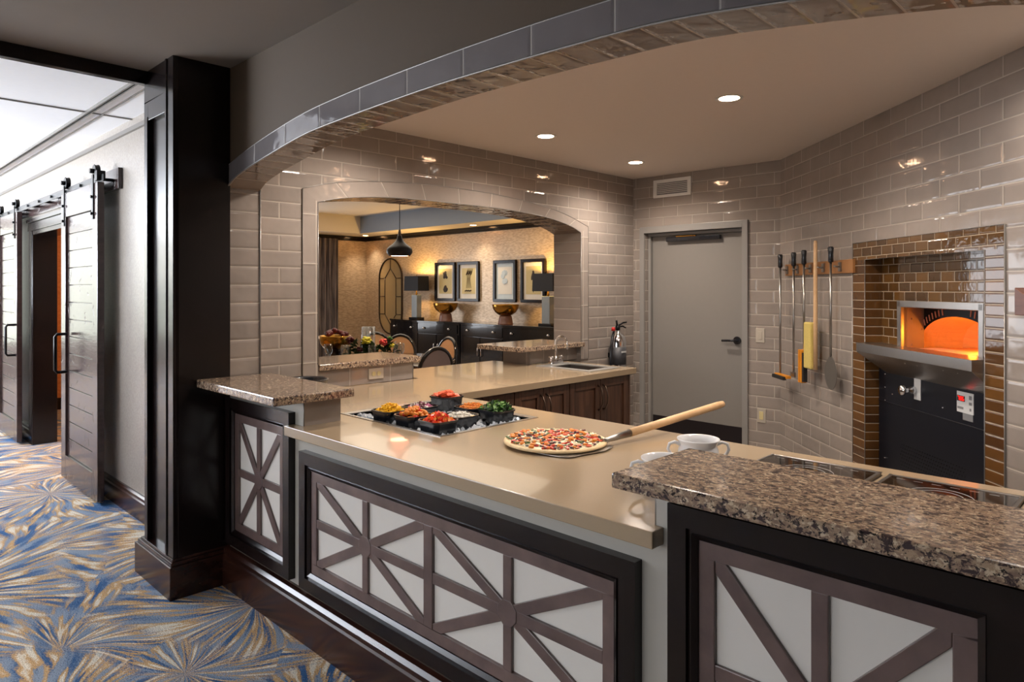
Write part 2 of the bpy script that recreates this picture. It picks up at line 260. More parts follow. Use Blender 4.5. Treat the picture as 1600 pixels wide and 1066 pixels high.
# ------------------------------------------------------------------ mesh building
class MB:
    def __init__(s): s.v = []; s.f = []; s.m = []; s.uv = {}; s.sm = set()
    def face(s, pts, mi=0, uv=None, smooth=False):
        i0 = len(s.v); s.v += [tuple(p) for p in pts]; s.f.append(tuple(range(i0, i0 + len(pts)))); s.m.append(mi)
        if uv: s.uv[len(s.f) - 1] = uv
        if smooth: s.sm.add(len(s.f) - 1)
        return s
    def box(s, x0, x1, y0, y1, z0, z1, mi=0, fm=None):
        """fm: dict of face-name -> material index, names -x +x -y +y -z +z"""
        fm = fm or {}
        P = [(x0, y0, z0), (x1, y0, z0), (x1, y1, z0), (x0, y1, z0), (x0, y0, z1), (x1, y0, z1), (x1, y1, z1), (x0, y1, z1)]
        i0 = len(s.v); s.v += P
        for nm, q in (('-z', (0, 3, 2, 1)), ('+z', (4, 5, 6, 7)), ('-y', (0, 1, 5, 4)), ('+x', (1, 2, 6, 5)), ('+y', (2, 3, 7, 6)), ('-x', (3, 0, 4, 7))):
            s.f.append(tuple(i0 + k for k in q)); s.m.append(fm.get(nm, mi))
        return s
    def obox(s, c, ax, ay, az, hx, hy, hz, mi=0):
        """oriented box about centre c with half sizes along unit axes"""
        c = Vector(c); ax = Vector(ax) * hx; ay = Vector(ay) * hy; az = Vector(az) * hz
        P = [c - ax - ay - az, c + ax - ay - az, c + ax + ay - az, c - ax + ay - az, c - ax - ay + az, c + ax - ay + az, c + ax + ay + az, c - ax + ay + az]
        i0 = len(s.v); s.v += [tuple(p) for p in P]
        for q in ((0, 3, 2, 1), (4, 5, 6, 7), (0, 1, 5, 4), (1, 2, 6, 5), (2, 3, 7, 6), (3, 0, 4, 7)): s.f.append(tuple(i0 + k for k in q)); s.m.append(mi)
        return s
    def prism(s, poly, a, b, axis='z', mi=0):
        """extrude 2D poly from a to b; axis z: poly=(x,y); axis y: poly=(x,z); axis x: poly=(y,z)"""
        def P(p, h): return (p[0], p[1], h) if axis == 'z' else ((p[0], h, p[1]) if axis == 'y' else (h, p[0], p[1]))
        n = len(poly); i0 = len(s.v)
        s.v += [P(p, a) for p in poly] + [P(p, b) for p in poly]
        s.f.append(tuple(i0 + k for k in range(n))[::-1]); s.m.append(mi)
        s.f.append(tuple(i0 + n + k for k in range(n))); s.m.append(mi)
        for k in range(n): s.f.append((i0 + k, i0 + (k + 1) % n, i0 + n + (k + 1) % n, i0 + n + k)); s.m.append(mi)
        return s
    def lathe(s, prof, c=(0, 0, 0), n=28, mi=0, axis='z', sx=1, sy=1, smooth=True, caps=True):
        """prof list of (r, h)"""
        i0 = len(s.v)
        for r, h in prof:
            for k in range(n):
                a = 2 * PI * k / n; x, y = r * math.cos(a) * sx, r * math.sin(a) * sy
                p = (x, y, h) if axis == 'z' else ((x, h, y) if axis == 'y' else (h, x, y))
                s.v.append((p[0] + c[0], p[1] + c[1], p[2] + c[2]))
        for j in range(len(prof) - 1):
            for k in range(n):
                a, b = i0 + j * n + k, i0 + j * n + (k + 1) % n
                s.f.append((a, b, b + n, a + n)); s.m.append(mi)
                if smooth: s.sm.add(len(s.f) - 1)
        for j, rev in ((0, True), (len(prof) - 1, False)):
            if caps and prof[j][0] > 1e-6:
                q = [i0 + j * n + k for k in range(n)]
                s.f.append(tuple(q[::-1] if rev else q)); s.m.append(mi)
        return s
    def tube(s, pts, r, n=10, mi=0, caps=True, closed=False):
        pts = [Vector(p) for p in pts]; m = len(pts); i0 = len(s.v)
        rr = r if isinstance(r, (list, tuple)) else [r] * m
        up = None
        for i, p in enumerate(pts):
            if closed: d = (pts[(i + 1) % m] - pts[i - 1]).normalized()
            else: d = (pts[min(i + 1, m - 1)] - pts[max(i - 1, 0)]).normalized()
            if up is None: up = Vector((0, 0, 1)) if abs(d.z) < .9 else Vector((1, 0, 0))
            a = d.cross(up).normalized(); b = a.cross(d).normalized(); up = b
            for k in range(n):
                t = 2 * PI * k / n; s.v.append(tuple(p + (a * math.cos(t) + b * math.sin(t)) * rr[i]))
        for j in range(m if closed else m - 1):
            for k in range(n):
                a, b = i0 + j * n + k, i0 + j * n + (k + 1) % n
                c, d = i0 + ((j + 1) % m) * n + (k + 1) % n, i0 + ((j + 1) % m) * n + k
                s.f.append((b, a, d, c)); s.m.append(mi); s.sm.add(len(s.f) - 1)
        if caps and not closed:
            s.f.append(tuple(i0 + k for k in range(n))); s.m.append(mi)
            s.f.append(tuple(i0 + (m - 1) * n + k for k in range(n))[::-1]); s.m.append(mi)
        return s
    def blob(s, c, r, sz=1., n=8, mi=0, jit=0.):
        prof = [(0, -r * sz)] + [(r * math.cos(t) * (1 + random.uniform(-jit, jit)), r * sz * math.sin(t)) for t in [-PI / 3, -PI / 8, PI / 8, PI / 3]] + [(0, r * sz)]
        return s.lathe(prof, c, n, mi)
    def build(s, name, mats, parent=None, loc=(0, 0, 0), rotz=0., bevel=0., local=True, fixn=True, tag_=None):
        me = bpy.data.meshes.new(name)
        me.from_pydata(s.v, [], s.f)
        if not isinstance(mats, (list, tuple)): mats = [mats]
        for m_ in mats: me.materials.append(m_)
        uvl = me.uv_layers.new(name='UVMap')
        for p in me.polygons:
            p.material_index = s.m[p.index] if s.m[p.index] < len(mats) else 0
            p.use_smooth = p.index in s.sm
            n = p.normal; cu = s.uv.get(p.index)
            for k, li in enumerate(p.loop_indices):
                if cu: uvl.data[li].uv = cu[k]; continue
                co = me.vertices[me.loops[li].vertex_index].co
                if abs(n.z) > .7: uvl.data[li].uv = (co.x, co.y)
                elif abs(n.y) >= abs(n.x): uvl.data[li].uv = (co.x, co.z)
                else: uvl.data[li].uv = (co.y, co.z)
        o = bpy.data.objects.new(name, me); COL.objects.link(o)
        if parent: o.parent = parent
        o.location = loc; o.rotation_euler = (0, 0, rotz)
        if bevel:
            bm = bmesh.new(); bm.from_mesh(me); bmesh.ops.remove_doubles(bm, verts=bm.verts, dist=1e-5); bm.to_mesh(me); bm.free()
            b = o.modifiers.new('bevel', 'BEVEL'); b.width = bevel; b.segments = 2; b.limit_method = 'ANGLE'; b.angle_limit = math.radians(40)
        return o

def thing(name, label, cat, loc=(0, 0, 0), rotz=0., group=None):
    o = bpy.data.objects.new(name, None); COL.objects.link(o); o.empty_display_size = .05
    o.location = loc; o.rotation_euler = (0, 0, rotz); o['label'] = label; o['category'] = cat
    if group: o['group'] = group
    return o
def tag(o, label, cat, group=None, kind=None):
    o['label'] = label; o['category'] = cat
    if group: o['group'] = group
    if kind: o['kind'] = kind
    return o
def struct(o): o['kind'] = 'structure'; return o
def dup(root, loc=None, rotz=None, label=None, group=None):
    def cp(o, par):
        c = o.copy(); COL.objects.link(c); c.parent = par
        for ch in list(kids[o.name]): cp(ch, c)
        return c
    kids = {}
    for o in [root] + list(root.children_recursive): kids[o.name] = [x for x in o.children]
    r = cp(root, None)
    if loc is not None: r.location = loc
    if rotz is not None: r.rotation_euler = (0, 0, rotz)
    if label: r['label'] = label
    if group: r['group'] = group
    return r
def interp(tab):
    """smooth interpolation through (x, y) points"""
    xs = [p[0] for p in tab]; ys = [p[1] for p in tab]; n = len(xs); m = []
    for i in range(n):
        if i == 0: m.append((ys[1] - ys[0]) / (xs[1] - xs[0]))
        elif i == n - 1: m.append((ys[-1] - ys[-2]) / (xs[-1] - xs[-2]))
        else: m.append((ys[i + 1] - ys[i - 1]) / (xs[i + 1] - xs[i - 1]))
    def f(x):
        x = max(xs[0], min(xs[-1], x)); i = 0
        while i < n - 2 and x > xs[i + 1]: i += 1
        h = xs[i + 1] - xs[i]; t = (x - xs[i]) / h
        return (2 * t**3 - 3 * t**2 + 1) * ys[i] + (t**3 - 2 * t**2 + t) * h * m[i] + (-2 * t**3 + 3 * t**2) * ys[i + 1] + (t**3 - t**2) * h * m[i + 1]
    return f

def arch_wall(name, u0, u1, z0, z1, ua, ub, zb, zf, th, mats, loc, rotz, nseg=48):
    """wall in local u,y,z (room side is -y, face at y=0) with an arched opening; slots: 0 face, 1 back, 2 soffit, 3 jambs"""
    b = MB()
    def q(x0, x1, za0, za1, zt):   # front + back quads
        b.face([(x0, 0, za0), (x1, 0, za1), (x1, 0, zt), (x0, 0, zt)], 0)
        b.face([(x1, th, za1), (x0, th, za0), (x0, th, zt), (x1, th, zt)], 1)
    if ua > u0: q(u0, ua, z0, z0, z1)
    if ub < u1: q(ub, u1, z0, z0, z1)
    if zb > z0:
        b.face([(ua, 0, z0), (ub, 0, z0), (ub, 0, zb), (ua, 0, zb)], 0); b.face([(ub, th, z0), (ua, th, z0), (ua, th, zb), (ub, th, zb)], 1)
        b.face([(ua, 0, zb), (ub, 0, zb), (ub, th, zb), (ua, th, zb)], 0)
    us = [ua + (ub - ua) * i / nseg for i in range(nseg + 1)]; s = 0
    for i in range(nseg):
        a, c = us[i], us[i + 1]; za, zc = zf(a), zf(c)
        q(a, c, za, zc, z1)
        ds = math.hypot(c - a, zc - za)
        b.face([(c, 0, zc), (a, 0, za), (a, th, za), (c, th, zc)], 2, [(0, s + ds), (0, s), (th, s), (th, s + ds)], smooth=True)
        s += ds
    b.face([(ua, 0, zb), (ua, th, zb), (ua, th, zf(ua)), (ua, 0, zf(ua))], 3)
    b.face([(ub, th, zb), (ub, 0, zb), (ub, 0, zf(ub)), (ub, th, zf(ub))], 3)
    if ua > u0: b.face([(u0, 0, z0), (u0, 0, z1), (u0, th, z1), (u0, th, z0)], 1)
    b.face([(u1, 0, z1), (u1, 0, z0), (u1, th, z0), (u1, th, z1)], 1)
    b.face([(u0, 0, z1), (u1, 0, z1), (u1, th, z1), (u0, th, z1)], 1)
    return struct(b.build(name, mats, None, loc, rotz))

def band(name, u_in, zin, u_out, zout, mat, loc, rotz, y0=-.008, nseg=48, du=.0):
    """tile course following an arch: inner and outer curves sampled together"""
    b = MB(); s = du
    for i in range(nseg):
        t0, t1 = i / nseg, (i + 1) / nseg
        a0, a1 = u_in[0] + (u_in[1] - u_in[0]) * t0, u_in[0] + (u_in[1] - u_in[0]) * t1
        o0, o1 = u_out[0] + (u_out[1] - u_out[0]) * t0, u_out[0] + (u_out[1] - u_out[0]) * t1
        A, B_, C_, D_ = (a0, y0, zin(a0)), (a1, y0, zin(a1)), (o1, y0, zout(o1)), (o0, y0, zout(o0))
        ds = math.dist(A, B_)
        b.face([A, B_, C_, D_], 0, [(s, .003), (s + ds, .003), (s + ds, .19), (s, .19)])
        # edge towards the wall, outer and inner
        b.face([D_, C_, (C_[0], 0, C_[2]), (D_[0], 0, D_[2])], 1); b.face([B_, A, (A[0], 0, A[2]), (B_[0], 0, B_[2])], 1)
        s += ds
    return b.build(name, [mat, M['edge']], None, loc, rotz)
M['edge'] = simple('pale_metal_edge_trim', (140, 136, 132), .35, .5)

# ------------------------------------------------------------------ setting: front room and hall
YF = 1.55            # front face of the front wall
ZC = 2.715
b = MB(); b.box(-14.2, 3.2, -3.2, 1.62, -.05, 0); fl = struct(b.build('floor', M['carpet']))
b = MB(); b.box(-14.2, -3.7, 1.62, 9.0, -.05, 0); struct(b.build('floor.001', M['carpet']))
b = MB(); b.box(-3.7, 3.2, 1.62, 9.0, -.05, 0); struct(b.build('floor.002', M['kfloor']))
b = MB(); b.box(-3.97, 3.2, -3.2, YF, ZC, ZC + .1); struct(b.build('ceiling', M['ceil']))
b = MB(); b.box(-14.2, -3.97, -3.2, YF, 2.72, 2.82); struct(b.build('ceiling.001', M['ceil_w']))
# ceiling grid lines and cornice strip of the hall
b = MB()
b.box(-5.2, -5.18, -3.2, YF, 2.714, 2.721)
struct(b.build('trim_1', M['steel_d']))
b = MB(); b.box(-14.2, -4.02, 1.262, 1.272, 2.70, 2.721); b.box(-14.2, -4.02, 1.282, 1.290, 2.70, 2.721); b.box(-14.2, -4.02, 1.36, 1.368, 2.713, 2.721); struct(b.build('trim_2', M['steel_d']))
b = MB(); b.box(-14.2, -4.03, YF - .02, YF + .001, 2.63, 2.66); struct(b.build('trim_3', M['steel_d']))
# dark beam running from the column over the hall mouth
b = MB(); b.box(-4.02, -3.97, -3.2, 1.27, 2.645, 2.75); struct(b.build('beam', M['black'], bevel=.003))
# outer walls behind the camera
b = MB(); b.box(-3.9, 3.2, -3.3, -3.2, 0, 2.75); struct(b.build('wall_rear', M['paint']))
b = MB(); b.box(3.2, 3.3, -3.2, 9, 0, 2.75); struct(b.build('wall_right', M['paint']))
b = MB(); b.box(-14.3, -14.2, -3.2, 1.55, 0, 2.75); struct(b.build('wall_hall_end', M['hallpaper']))
b = MB()
b.box(-14.2, -3.9, -3.3, -3.2, 0, .75); b.box(-14.2, -3.9, -3.3, -3.2, 2.55, 2.75)
for x in (-14.2, -11.7, -9.1, -6.5, -4.1): b.box(x, x + .2, -3.3, -3.2, .75, 2.55)
struct(b.build('wall_hall_window_side', M['hallpaper']))

zfA = interp([(-3.62, 2.085), (-3.585, 2.108), (-3.45, 2.145), (-3.13, 2.197), (-2.8, 2.240), (-2.48, 2.255), (-2.17, 2.263), (-1.88, 2.267), (-1.59, 2.263), (-1.28, 2.255), (-.96, 2.240), (-.63, 2.197), (-.31, 2.145), (-.175, 2.108), (-.14, 2.085)])
zoA = interp([(-3.62, 2.200), (-3.38, 2.253), (-3.10, 2.299), (-2.80, 2.336), (-2.47, 2.353), (-2.17, 2.360), (-1.88, 2.362), (-1.59, 2.360), (-1.29, 2.353), (-.96, 2.336), (-.66, 2.299), (-.38, 2.253), (-.14, 2.200)])
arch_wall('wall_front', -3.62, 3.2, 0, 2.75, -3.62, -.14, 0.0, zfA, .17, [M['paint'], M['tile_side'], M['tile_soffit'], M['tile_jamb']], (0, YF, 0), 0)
struct(band('trim_4', (-3.62, -.14), zfA, (-3.62, -.14), zoA, M['tile_band_shaded'], (0, YF, 0), 0, du=-.12))
# metal edge beads along the arch and jamb
def bead(pts, name, r=.004, loc=(0, 0, 0), rotz=0): return struct(MB().tube(pts, r, 6).build(name, M['edge'], None, loc, rotz))
us = [-3.62 + 3.48 * i / 60 for i in range(61)]
bead([(u, YF - .009, zfA(u)) for u in us], 'trim_5'); bead([(u, YF - .006, zoA(u)) for u in us], 'trim_6', .003)
bead([(-3.617, YF - .004, .0), (-3.617, YF - .004, 2.1)], 'trim_7'); bead([(-3.617, YF + .172, 1.0), (-3.617, YF + .172, 2.1)], 'trim_8')

# hall part of the front wall, with the wide doorway
b = MB()
for x0, x1, z0, z1 in ((-14.2, -8.15, 0, 2.75), (-8.15, -6.35, 2.10, 2.75), (-6.35, -3.66, 0, 2.75)): b.box(x0, x1, YF, YF + .17, z0, z1, 0, {'+y': 1})
struct(b.build('wall_hall', [M['hallpaper'], M['gold']]))
b = MB()   # black jamb lining and head casing of the doorway
b.box(-8.17, -8.13, YF - .02, YF + .19, 0, 2.12); b.box(-6.37, -6.33, YF - .02, YF + .19, 0, 2.12); b.box(-8.17, -6.33, YF - .02, YF + .19, 2.08, 2.12)
b.box(-8.27, -8.15, YF - .025, YF, 0, 2.12); b.box(-6.35, -6.23, YF - .025, YF, 0, 2.12); b.box(-8.29, -6.21, YF - .03, YF, 2.12, 2.20); b.box(-8.29, -6.21, YF - .045, YF, 2.20, 2.235)
struct(b.build('trim_9', M['black'], bevel=.003))
def base_profile(x0, x1, yf, name, mat, h=.2, t=.05, ret=None):
    b = MB(); prof = [(yf, 0), (yf - t, 0), (yf - t, h - .045), (yf - t + .008, h - .038), (yf - t + .008, h - .02), (yf - t + .02, h - .006), (yf - .012, h), (yf, h)]
    b.prism([(p[0], p[1]) for p in prof], x0, x1, 'x'); return struct(b.build(name, mat))
base_profile(-14.2, -8.27, YF, 'baseboard_hall', M['espresso'], .17, .02); base_profile(-6.23, -4.0, YF, 'baseboard_hall.001', M['espresso'], .17, .02)
base_profile(-3.62, 3.2, YF, 'baseboard_front', M['espresso'], .20, .05)

# column with framed left panel
b = MB()
b.box(-4.02, -3.60, 1.285, YF, 0, 2.75)
b.box(-4.02, -3.965, 1.262, 1.285, .2, 2.55); b.box(-3.70, -3.60, 1.262, 1.285, .2, 2.75); b.box(-3.965, -3.70, 1.262, 1.285, 2.45, 2.55); b.box(-4.02, -3.70, 1.262, 1.285, 2.55, 2.75)
b.box(-3.985, -3.965, 1.258, 1.272, .2, 2.47); b.box(-3.70, -3.68, 1.256, 1.265, .2, 2.75)
struct(b.build('column', M['black'], bevel=.003))
b = MB(); b.box(-4.11, -3.58, 1.24, YF, 0, .165); b.box(-4.09, -3.59, 1.25, YF, .165, .185); b.box(-4.06, -3.595, 1.256, YF, .185, .2)
struct(b.build('baseboard_column', M['espresso'], bevel=.004))

# corridor beyond the doorway
b = MB(); b.box(-10.4, -10.3, 1.72, 2.6, 0, 2.7); struct(b.build('wall_corridor', M['hallpaper2']))
b = MB(); b.box(-10.4, -4.72, 2.6, 2.66, 0, 2.75, 0, {'+y': 1}); struct(b.build('wall_corridor_back', [M['hallpaper2'], M['gold']]))
b = MB(); b.box(-10.3, -10.28, 1.72, 2.6, 0, .15); struct(b.build('baseboard_corridor', M['black']))
b = MB(); b.box(-10.3, -4.6, 1.72, 2.6, 2.5, 2.55); struct(b.build('ceiling.002', M['ceil_d']))

# ------------------------------------------------------------------ barn doors
def barn_door(name, x0, label_part=None):
    w = 1.007; d = struct(bpy.data.objects.new(name, None)); COL.objects.link(d); d.location = (x0, 1.42, .03)
    H_ = 2.28
    b = MB(); st = .13
    b.box(0, st, 0, .045, 0, H_); b.box(w - st, w, 0, .045, 0, H_); b.box(st, w - st, 0, .045, 0, .19); b.box(st, w - st, 0, .045, H_ - .19, H_)
    b.build('door_frame', M['barn'], d, bevel=.004)
    b = MB(); n = 14; z0, z1 = .19, H_ - .19
    for i in range(n):
        a = z0 + (z1 - z0) * i / n; c = z0 + (z1 - z0) * (i + 1) / n
        b.box(st, w - st, .016, .036, a + .003, c - .003)
    b.box(st, w - st, .028, .034, z0, z1)
    b.build('plank_panel', M['barn'], d, bevel=.002)
    return d, w
def pull(par, x, z0=.86, z1=1.16):
    MB().tube([(x, 0, z0), (x, -.065, z0), (x, -.08, z0 + .02), (x, -.08, z1 - .02), (x, -.065, z1), (x, 0, z1)], .012, 10).build('door_handle', M['blackmetal'], par)
def hanger(par, x):
    b = MB(); b.box(x - .02, x + .02, -.008, -.001, 2.02, 2.34)
    for z in (2.06, 2.18): b.lathe([(.011, -.02), (.011, -.008)], (x, 0, z), 8, axis='y')
    h = b.build('roller_hanger', M['blackmetal'], par)
    w_ = MB(); w_.lathe([(.046, -.018), (.05, -.014), (.044, -.008), (.05, .012), (.046, .016)], (x, 0.02, 2.365), 20, axis='y'); w_.lathe([(.018, -.034), (.018, .0)], (x, 0.01, 2.365), 10, axis='y')
    w_.build('wheel', M['blackmetal'], h)
d2, w = barn_door('door_2', -6.514); pull(d2, .18); hanger(d2, .10); hanger(d2, w - .10)
d3, w = barn_door('door_3', -9.24); pull(d3, w - .06); hanger(d3, .10); hanger(d3, w - .10)
t = thing('barn_door_rail', 'long dark steel sliding rail bolted to the board above the barn doors', 'rail', (-8.0, 1.50, 2.26))
MB().box(-2.3, 2.61, .02, .05, 0, .15).build('backer_board', M['barn'], t, bevel=.003)
MB().box(-2.25, 2.56, -.06, -.052, .05, .10).build('flat_rail', M['blackmetal'], t)
for i in range(11): MB().lathe([(.012, -.075), (.012, .022)], (-2.1 + i * .455, 0, .075), 8, axis='y').build('standoff_bolt', M['blackmetal'], t)
b = MB(); b.box(2.44, 2.50, -.085, -.03, .06, .13); b.build('end_stop', M['blackmetal'], t)

# ------------------------------------------------------------------ knee wall below the arch and counter
b = MB()
b.box(-3.62, -2.83, YF, YF + .19, 0, 1.045, 0, {'+x': 1, '+y': 1})
b.box(-2.83, -.99, YF, YF + .19, 0, .885)
b.box(-.99, -.14, YF, YF + .19, 0, 1.045, 0, {'-x': 1, '+y': 1})
struct(b.build('wall_counter', [M['paint_k'], M['tile_band']]))
bead([(-2.83, YF + .002, .93), (-2.83, YF + .002, 1.045)], 'trim_10', .003); bead([(-.99, YF + .002, .93), (-.99, YF + .002, 1.045)], 'trim_11', .003)

def lattice_panel(label, x0, x1, z0, z1, ncell, cell=None):
    t = thing('lattice_panel', label, 'panel', ((x0 + x1) / 2, YF, z0))
    cx = (x0 + x1) / 2; W = (x1 - x0) / 2; H_ = z1 - z0
    # mitred black moulding: two nested steps
    b = MB()
    def ring(o, i, ya, yb, yi):
        # o,i inset distances; ya outer depth, yb inner depth toward room (negative)
        A = [(-W + o, o), (W - o, o), (W - o, H_ - o), (-W + o, H_ - o)]; B_ = [(-W + i, i), (W - i, i), (W - i, H_ - i), (-W + i, H_ - i)]
        for k in range(4):
            l = (k + 1) % 4
            b.face([(A[k][0], ya, A[k][1]), (A[l][0], ya, A[l][1]), (B_[l][0], yb, B_[l][1]), (B_[k][0], yb, B_[k][1])])
            b.face([(B_[k][0], yb, B_[k][1]), (B_[l][0], yb, B_[l][1]), (B_[l][0], yi, B_[l][1]), (B_[k][0], yi, B_[k][1])])
        return A
    A = ring(0, .052, -.034, -.034, -.024); ring(.052, .064, -.024, -.024, -.029); ring(.064, .078, -.029, -.020, -.006)
    for k in range(4):
        l = (k + 1) % 4; b.face([(A[k][0], 0, A[k][1]), (A[l][0], 0, A[l][1]), (A[l][0], -.034, A[l][1]), (A[k][0], -.034, A[k][1])])
    b.build('moulding', M['black'], t)
    MB().box(-W + .06, W - .06, -.004, 0.0, .06, H_ - .06).build('backing', M['white'], t)
    b = MB(); e = .078; gb = .042; Y = -.016
    b.box(-W + e, W - e, Y, -.004, e, e + gb); b.box(-W + e, W - e, Y, -.004, H_ - e - gb, H_ - e)
    b.box(-W + e, -W + e + gb, Y, -.004, e + gb, H_ - e - gb); b.box(W - e - gb, W - e, Y, -.004, e + gb, H_ - e - gb)
    xi0, xi1, zi0, zi1 = -W + e + gb, W - e - gb, e + gb, H_ - e - gb
    mull = .05; cw = (xi1 - xi0 - mull * (ncell - 1)) / ncell
    for c in range(ncell):
        a = xi0 + c * (cw + mull); d = a + cw
        if c: b.box(a - mull, a, Y, -.004, zi0, zi1)
        mx, mz = (a + d) / 2, (zi0 + zi1) / 2
        b.box(mx - .019, mx + .019, Y + .0005, -.004, zi0, zi1); b.box(a, d, Y + .001, -.004, mz - .02, mz + .02)
        for sgn in (1, -1):
            v = Vector((cw, 0, sgn * (zi1 - zi0))); L_ = v.length; v.normalize()
            nrm = Vector((-v.z, 0, v.x)); k = Y + .002
            # clipped to the cell: hexagon
            hw = .02; x_, z_ = cw / 2, (zi1 - zi0) / 2; tx = hw / abs(v.z); tz = hw / abs(v.x)
            P = [(-x_, -z_ * sgn), (-x_ + tx, -z_ * sgn), (x_, (z_ - tz) * sgn), (x_, z_ * sgn), (x_ - tx, z_ * sgn), (-x_, (-z_ + tz) * sgn)]
            if sgn < 0: P = P[::-1]
            b.prism([(mx + p[0], mz + p[1]) for p in P], k, -.004, 'y')
        b.prism([(mx + .045 * math.cos(q), mz + .045 * math.sin(q)) for q in [PI / 8 + i * PI / 4 for i in range(8)]], Y - .001, -.004, 'y')
    b.build('lattice', M['lattice'], t, bevel=.0025)
    return t
lattice_panel('tall narrow framed lattice panel under the left granite bar, one star of spokes', -3.585, -2.905, .224, .985, 1)
lattice_panel('long low framed lattice panel under the beige counter, two stars of spokes', -2.812, -1.032, .224, .828, 2)
lattice_panel('framed lattice panel under the long granite bar at the right, nearest the camera', -.934, -.198, .224, 1.008, 1)
# black post right of the near panel
b = MB(); b.box(-.192, .5, YF - .034, YF, .2, 1.045); b.box(-.934, -.192, YF - .034, YF, 1.010, 1.045); struct(b.build('trim_12', M['black'], bevel=.003))

# ------------------------------------------------------------------ counters
def gridslab(name, xs, ys, filled, z0, z1, mat, bevel=.003):
    b = MB()
    idx = {}
    def vid(x, y, z):
        k = (round(x, 4), round(y, 4), z)
        if k not in idx: idx[k] = len(b.v); b.v.append((x, y, z))
        return idx[k]
    nx, ny = len(xs) - 1, len(ys) - 1
    F = [[filled((xs[i] + xs[i + 1]) / 2, (ys[j] + ys[j + 1]) / 2) for j in range(ny)] for i in range(nx)]
    def ok(i, j): return 0 <= i < nx and 0 <= j < ny and F[i][j]
    def add(*p): b.f.append(tuple(vid(*q) for q in p)); b.m.append(0)
    for i in range(nx):
        for j in range(ny):
            if not F[i][j]: continue
            x0, x1, y0, y1 = xs[i], xs[i + 1], ys[j], ys[j + 1]
            add((x0, y0, z1), (x1, y0, z1), (x1, y1, z1), (x0, y1, z1)); add((x0, y1, z0), (x1, y1, z0), (x1, y0, z0), (x0, y0, z0))
            if not ok(i, j - 1): add((x0, y0, z0), (x1, y0, z0), (x1, y0, z1), (x0, y0, z1))
            if not ok(i, j + 1): add((x1, y1, z0), (x0, y1, z0), (x0, y1, z1), (x1, y1, z1))
            if not ok(i - 1, j): add((x0, y1, z0), (x0, y0, z0), (x0, y0, z1), (x0, y1, z1))
            if not ok(i + 1, j): add((x1, y0, z0), (x1, y1, z0), (x1, y1, z1), (x1, y0, z1))
    return b.build(name, mat, bevel=bevel)
WELL = (-2.97, -2.225, 1.845, 2.43); SINK = (-3.60, -3.18, 4.07, 4.36)
CT = [(-1.09, -.715, 1.96, 2.49), (-.695, -.33, 1.96, 2.49)]
def inside(x, y):
    for h in (WELL, SINK, CT[0], CT[1]):
        if h[0] < x < h[1] and h[2] < y < h[3]: return False
    if -2.906 < x < -.965 and 1.495 < y < YF: return True
    if -2.83 < x < -.99 and YF < y < YF + .19: return True
    if YF + .19 < y < 2.60 and -3.775 < x < .1: return True
    if 2.60 < y < 4.52 and -3.775 < x < -3.06: return True
    if -4.25 < x < -3.775 and 2.94 < y < 4.11: return True
    return False
xs = sorted({-4.25, -3.775, -3.06, -2.906, -2.83, -.99, -.965, .1, WELL[0], WELL[1], SINK[0], SINK[1], CT[0][0], CT[0][1], CT[1][0], CT[1][1]})
ys = sorted({1.495, YF, YF + .19, 2.60, 4.52, 2.94, 4.11, WELL[2], WELL[3], SINK[2], SINK[3], 1.96, 2.49})
tag(gridslab('countertop', xs, ys, inside, .885, .93, M['counter']), 'beige polished L-shaped kitchen counter running from the low front ledge to the sink', 'countertop')
def slab(name, x0, x1, y0, y1, z0, z1, label):
    b = MB().box(x0 - (x0 + x1) / 2, x1 - (x0 + x1) / 2, y0 - (y0 + y1) / 2, y1 - (y0 + y1) / 2, 0, z1 - z0)
    return tag(b.build(name, M['gran'], None, ((x0 + x1) / 2, (y0 + y1) / 2, z0), bevel=.006), label, 'bar top')
slab('granite_bar_top', -3.598, -2.765, 1.375, 1.775, 1.045, 1.085, 'square speckled granite bar top beside the dark column, left end of the arch')
slab('granite_bar_top', -1.035, -.12, 1.415, 1.795, 1.045, 1.085, 'long speckled granite bar top in the right foreground')
slab('granite_bar_top', -4.21, -3.765, 2.168, 2.945, 1.045, 1.085, 'granite ledge in the pass-through above the outlet, nearer the dining table flowers')
slab('granite_bar_top', -4.23, -3.72, 3.90, 4.712, 1.045, 1.085, 'granite ledge in the pass-through behind the sink faucet')

# ------------------------------------------------------------------ kitchen shell
XS = -3.78; ZK = 2.60; YD = 5.53
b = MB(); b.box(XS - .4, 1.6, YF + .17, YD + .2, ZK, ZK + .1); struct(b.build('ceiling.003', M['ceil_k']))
zfB = interp([(2.163, 2.076), (2.26, 2.103), (2.40, 2.127), (2.60, 2.149), (2.80, 2.160), (3.1, 2.166), (3.44, 2.168), (3.78, 2.166), (4.07, 2.155), (4.28, 2.138), (4.48, 2.108), (4.62, 2.075), (4.717, 2.038)])
zoB = interp([(2.06, 2.151), (2.26, 2.205), (2.53, 2.245), (2.92, 2.272), (3.36, 2.280), (3.86, 2.263), (4.29, 2.222), (4.55, 2.175), (4.82, 2.098)])
arch_wall('wall_left', YF + .17, YD + .1, 0, 2.75, 2.163, 4.717, .885, zfB, .305, [M['tile_side'], M['gold'], M['tile_soffit'], M['tile_jamb']], (XS, 0, 0), PI / 2)
struct(band('trim_13', (2.163, 4.717), zfB, (2.06, 4.82), zoB, M['tile_band'], (XS, 0, 0), PI / 2))
b = MB(); b.prism([(2.06, .93), (2.163, .93), (2.163, 2.076), (2.06, 2.151)], -.008, 0, 'y'); b.prism([(4.717, .93), (4.82, .93), (4.82, 2.098), (4.717, 2.038)], -.008, 0, 'y')
M['tile_vband'] = tile_mat('greige_tile_side_band', TC1, TC2, TG, .2, .30, offset=0, du=.05, dv=.1)
struct(b.build('trim_14', M['tile_vband'], None, (XS, 0, 0), PI / 2))
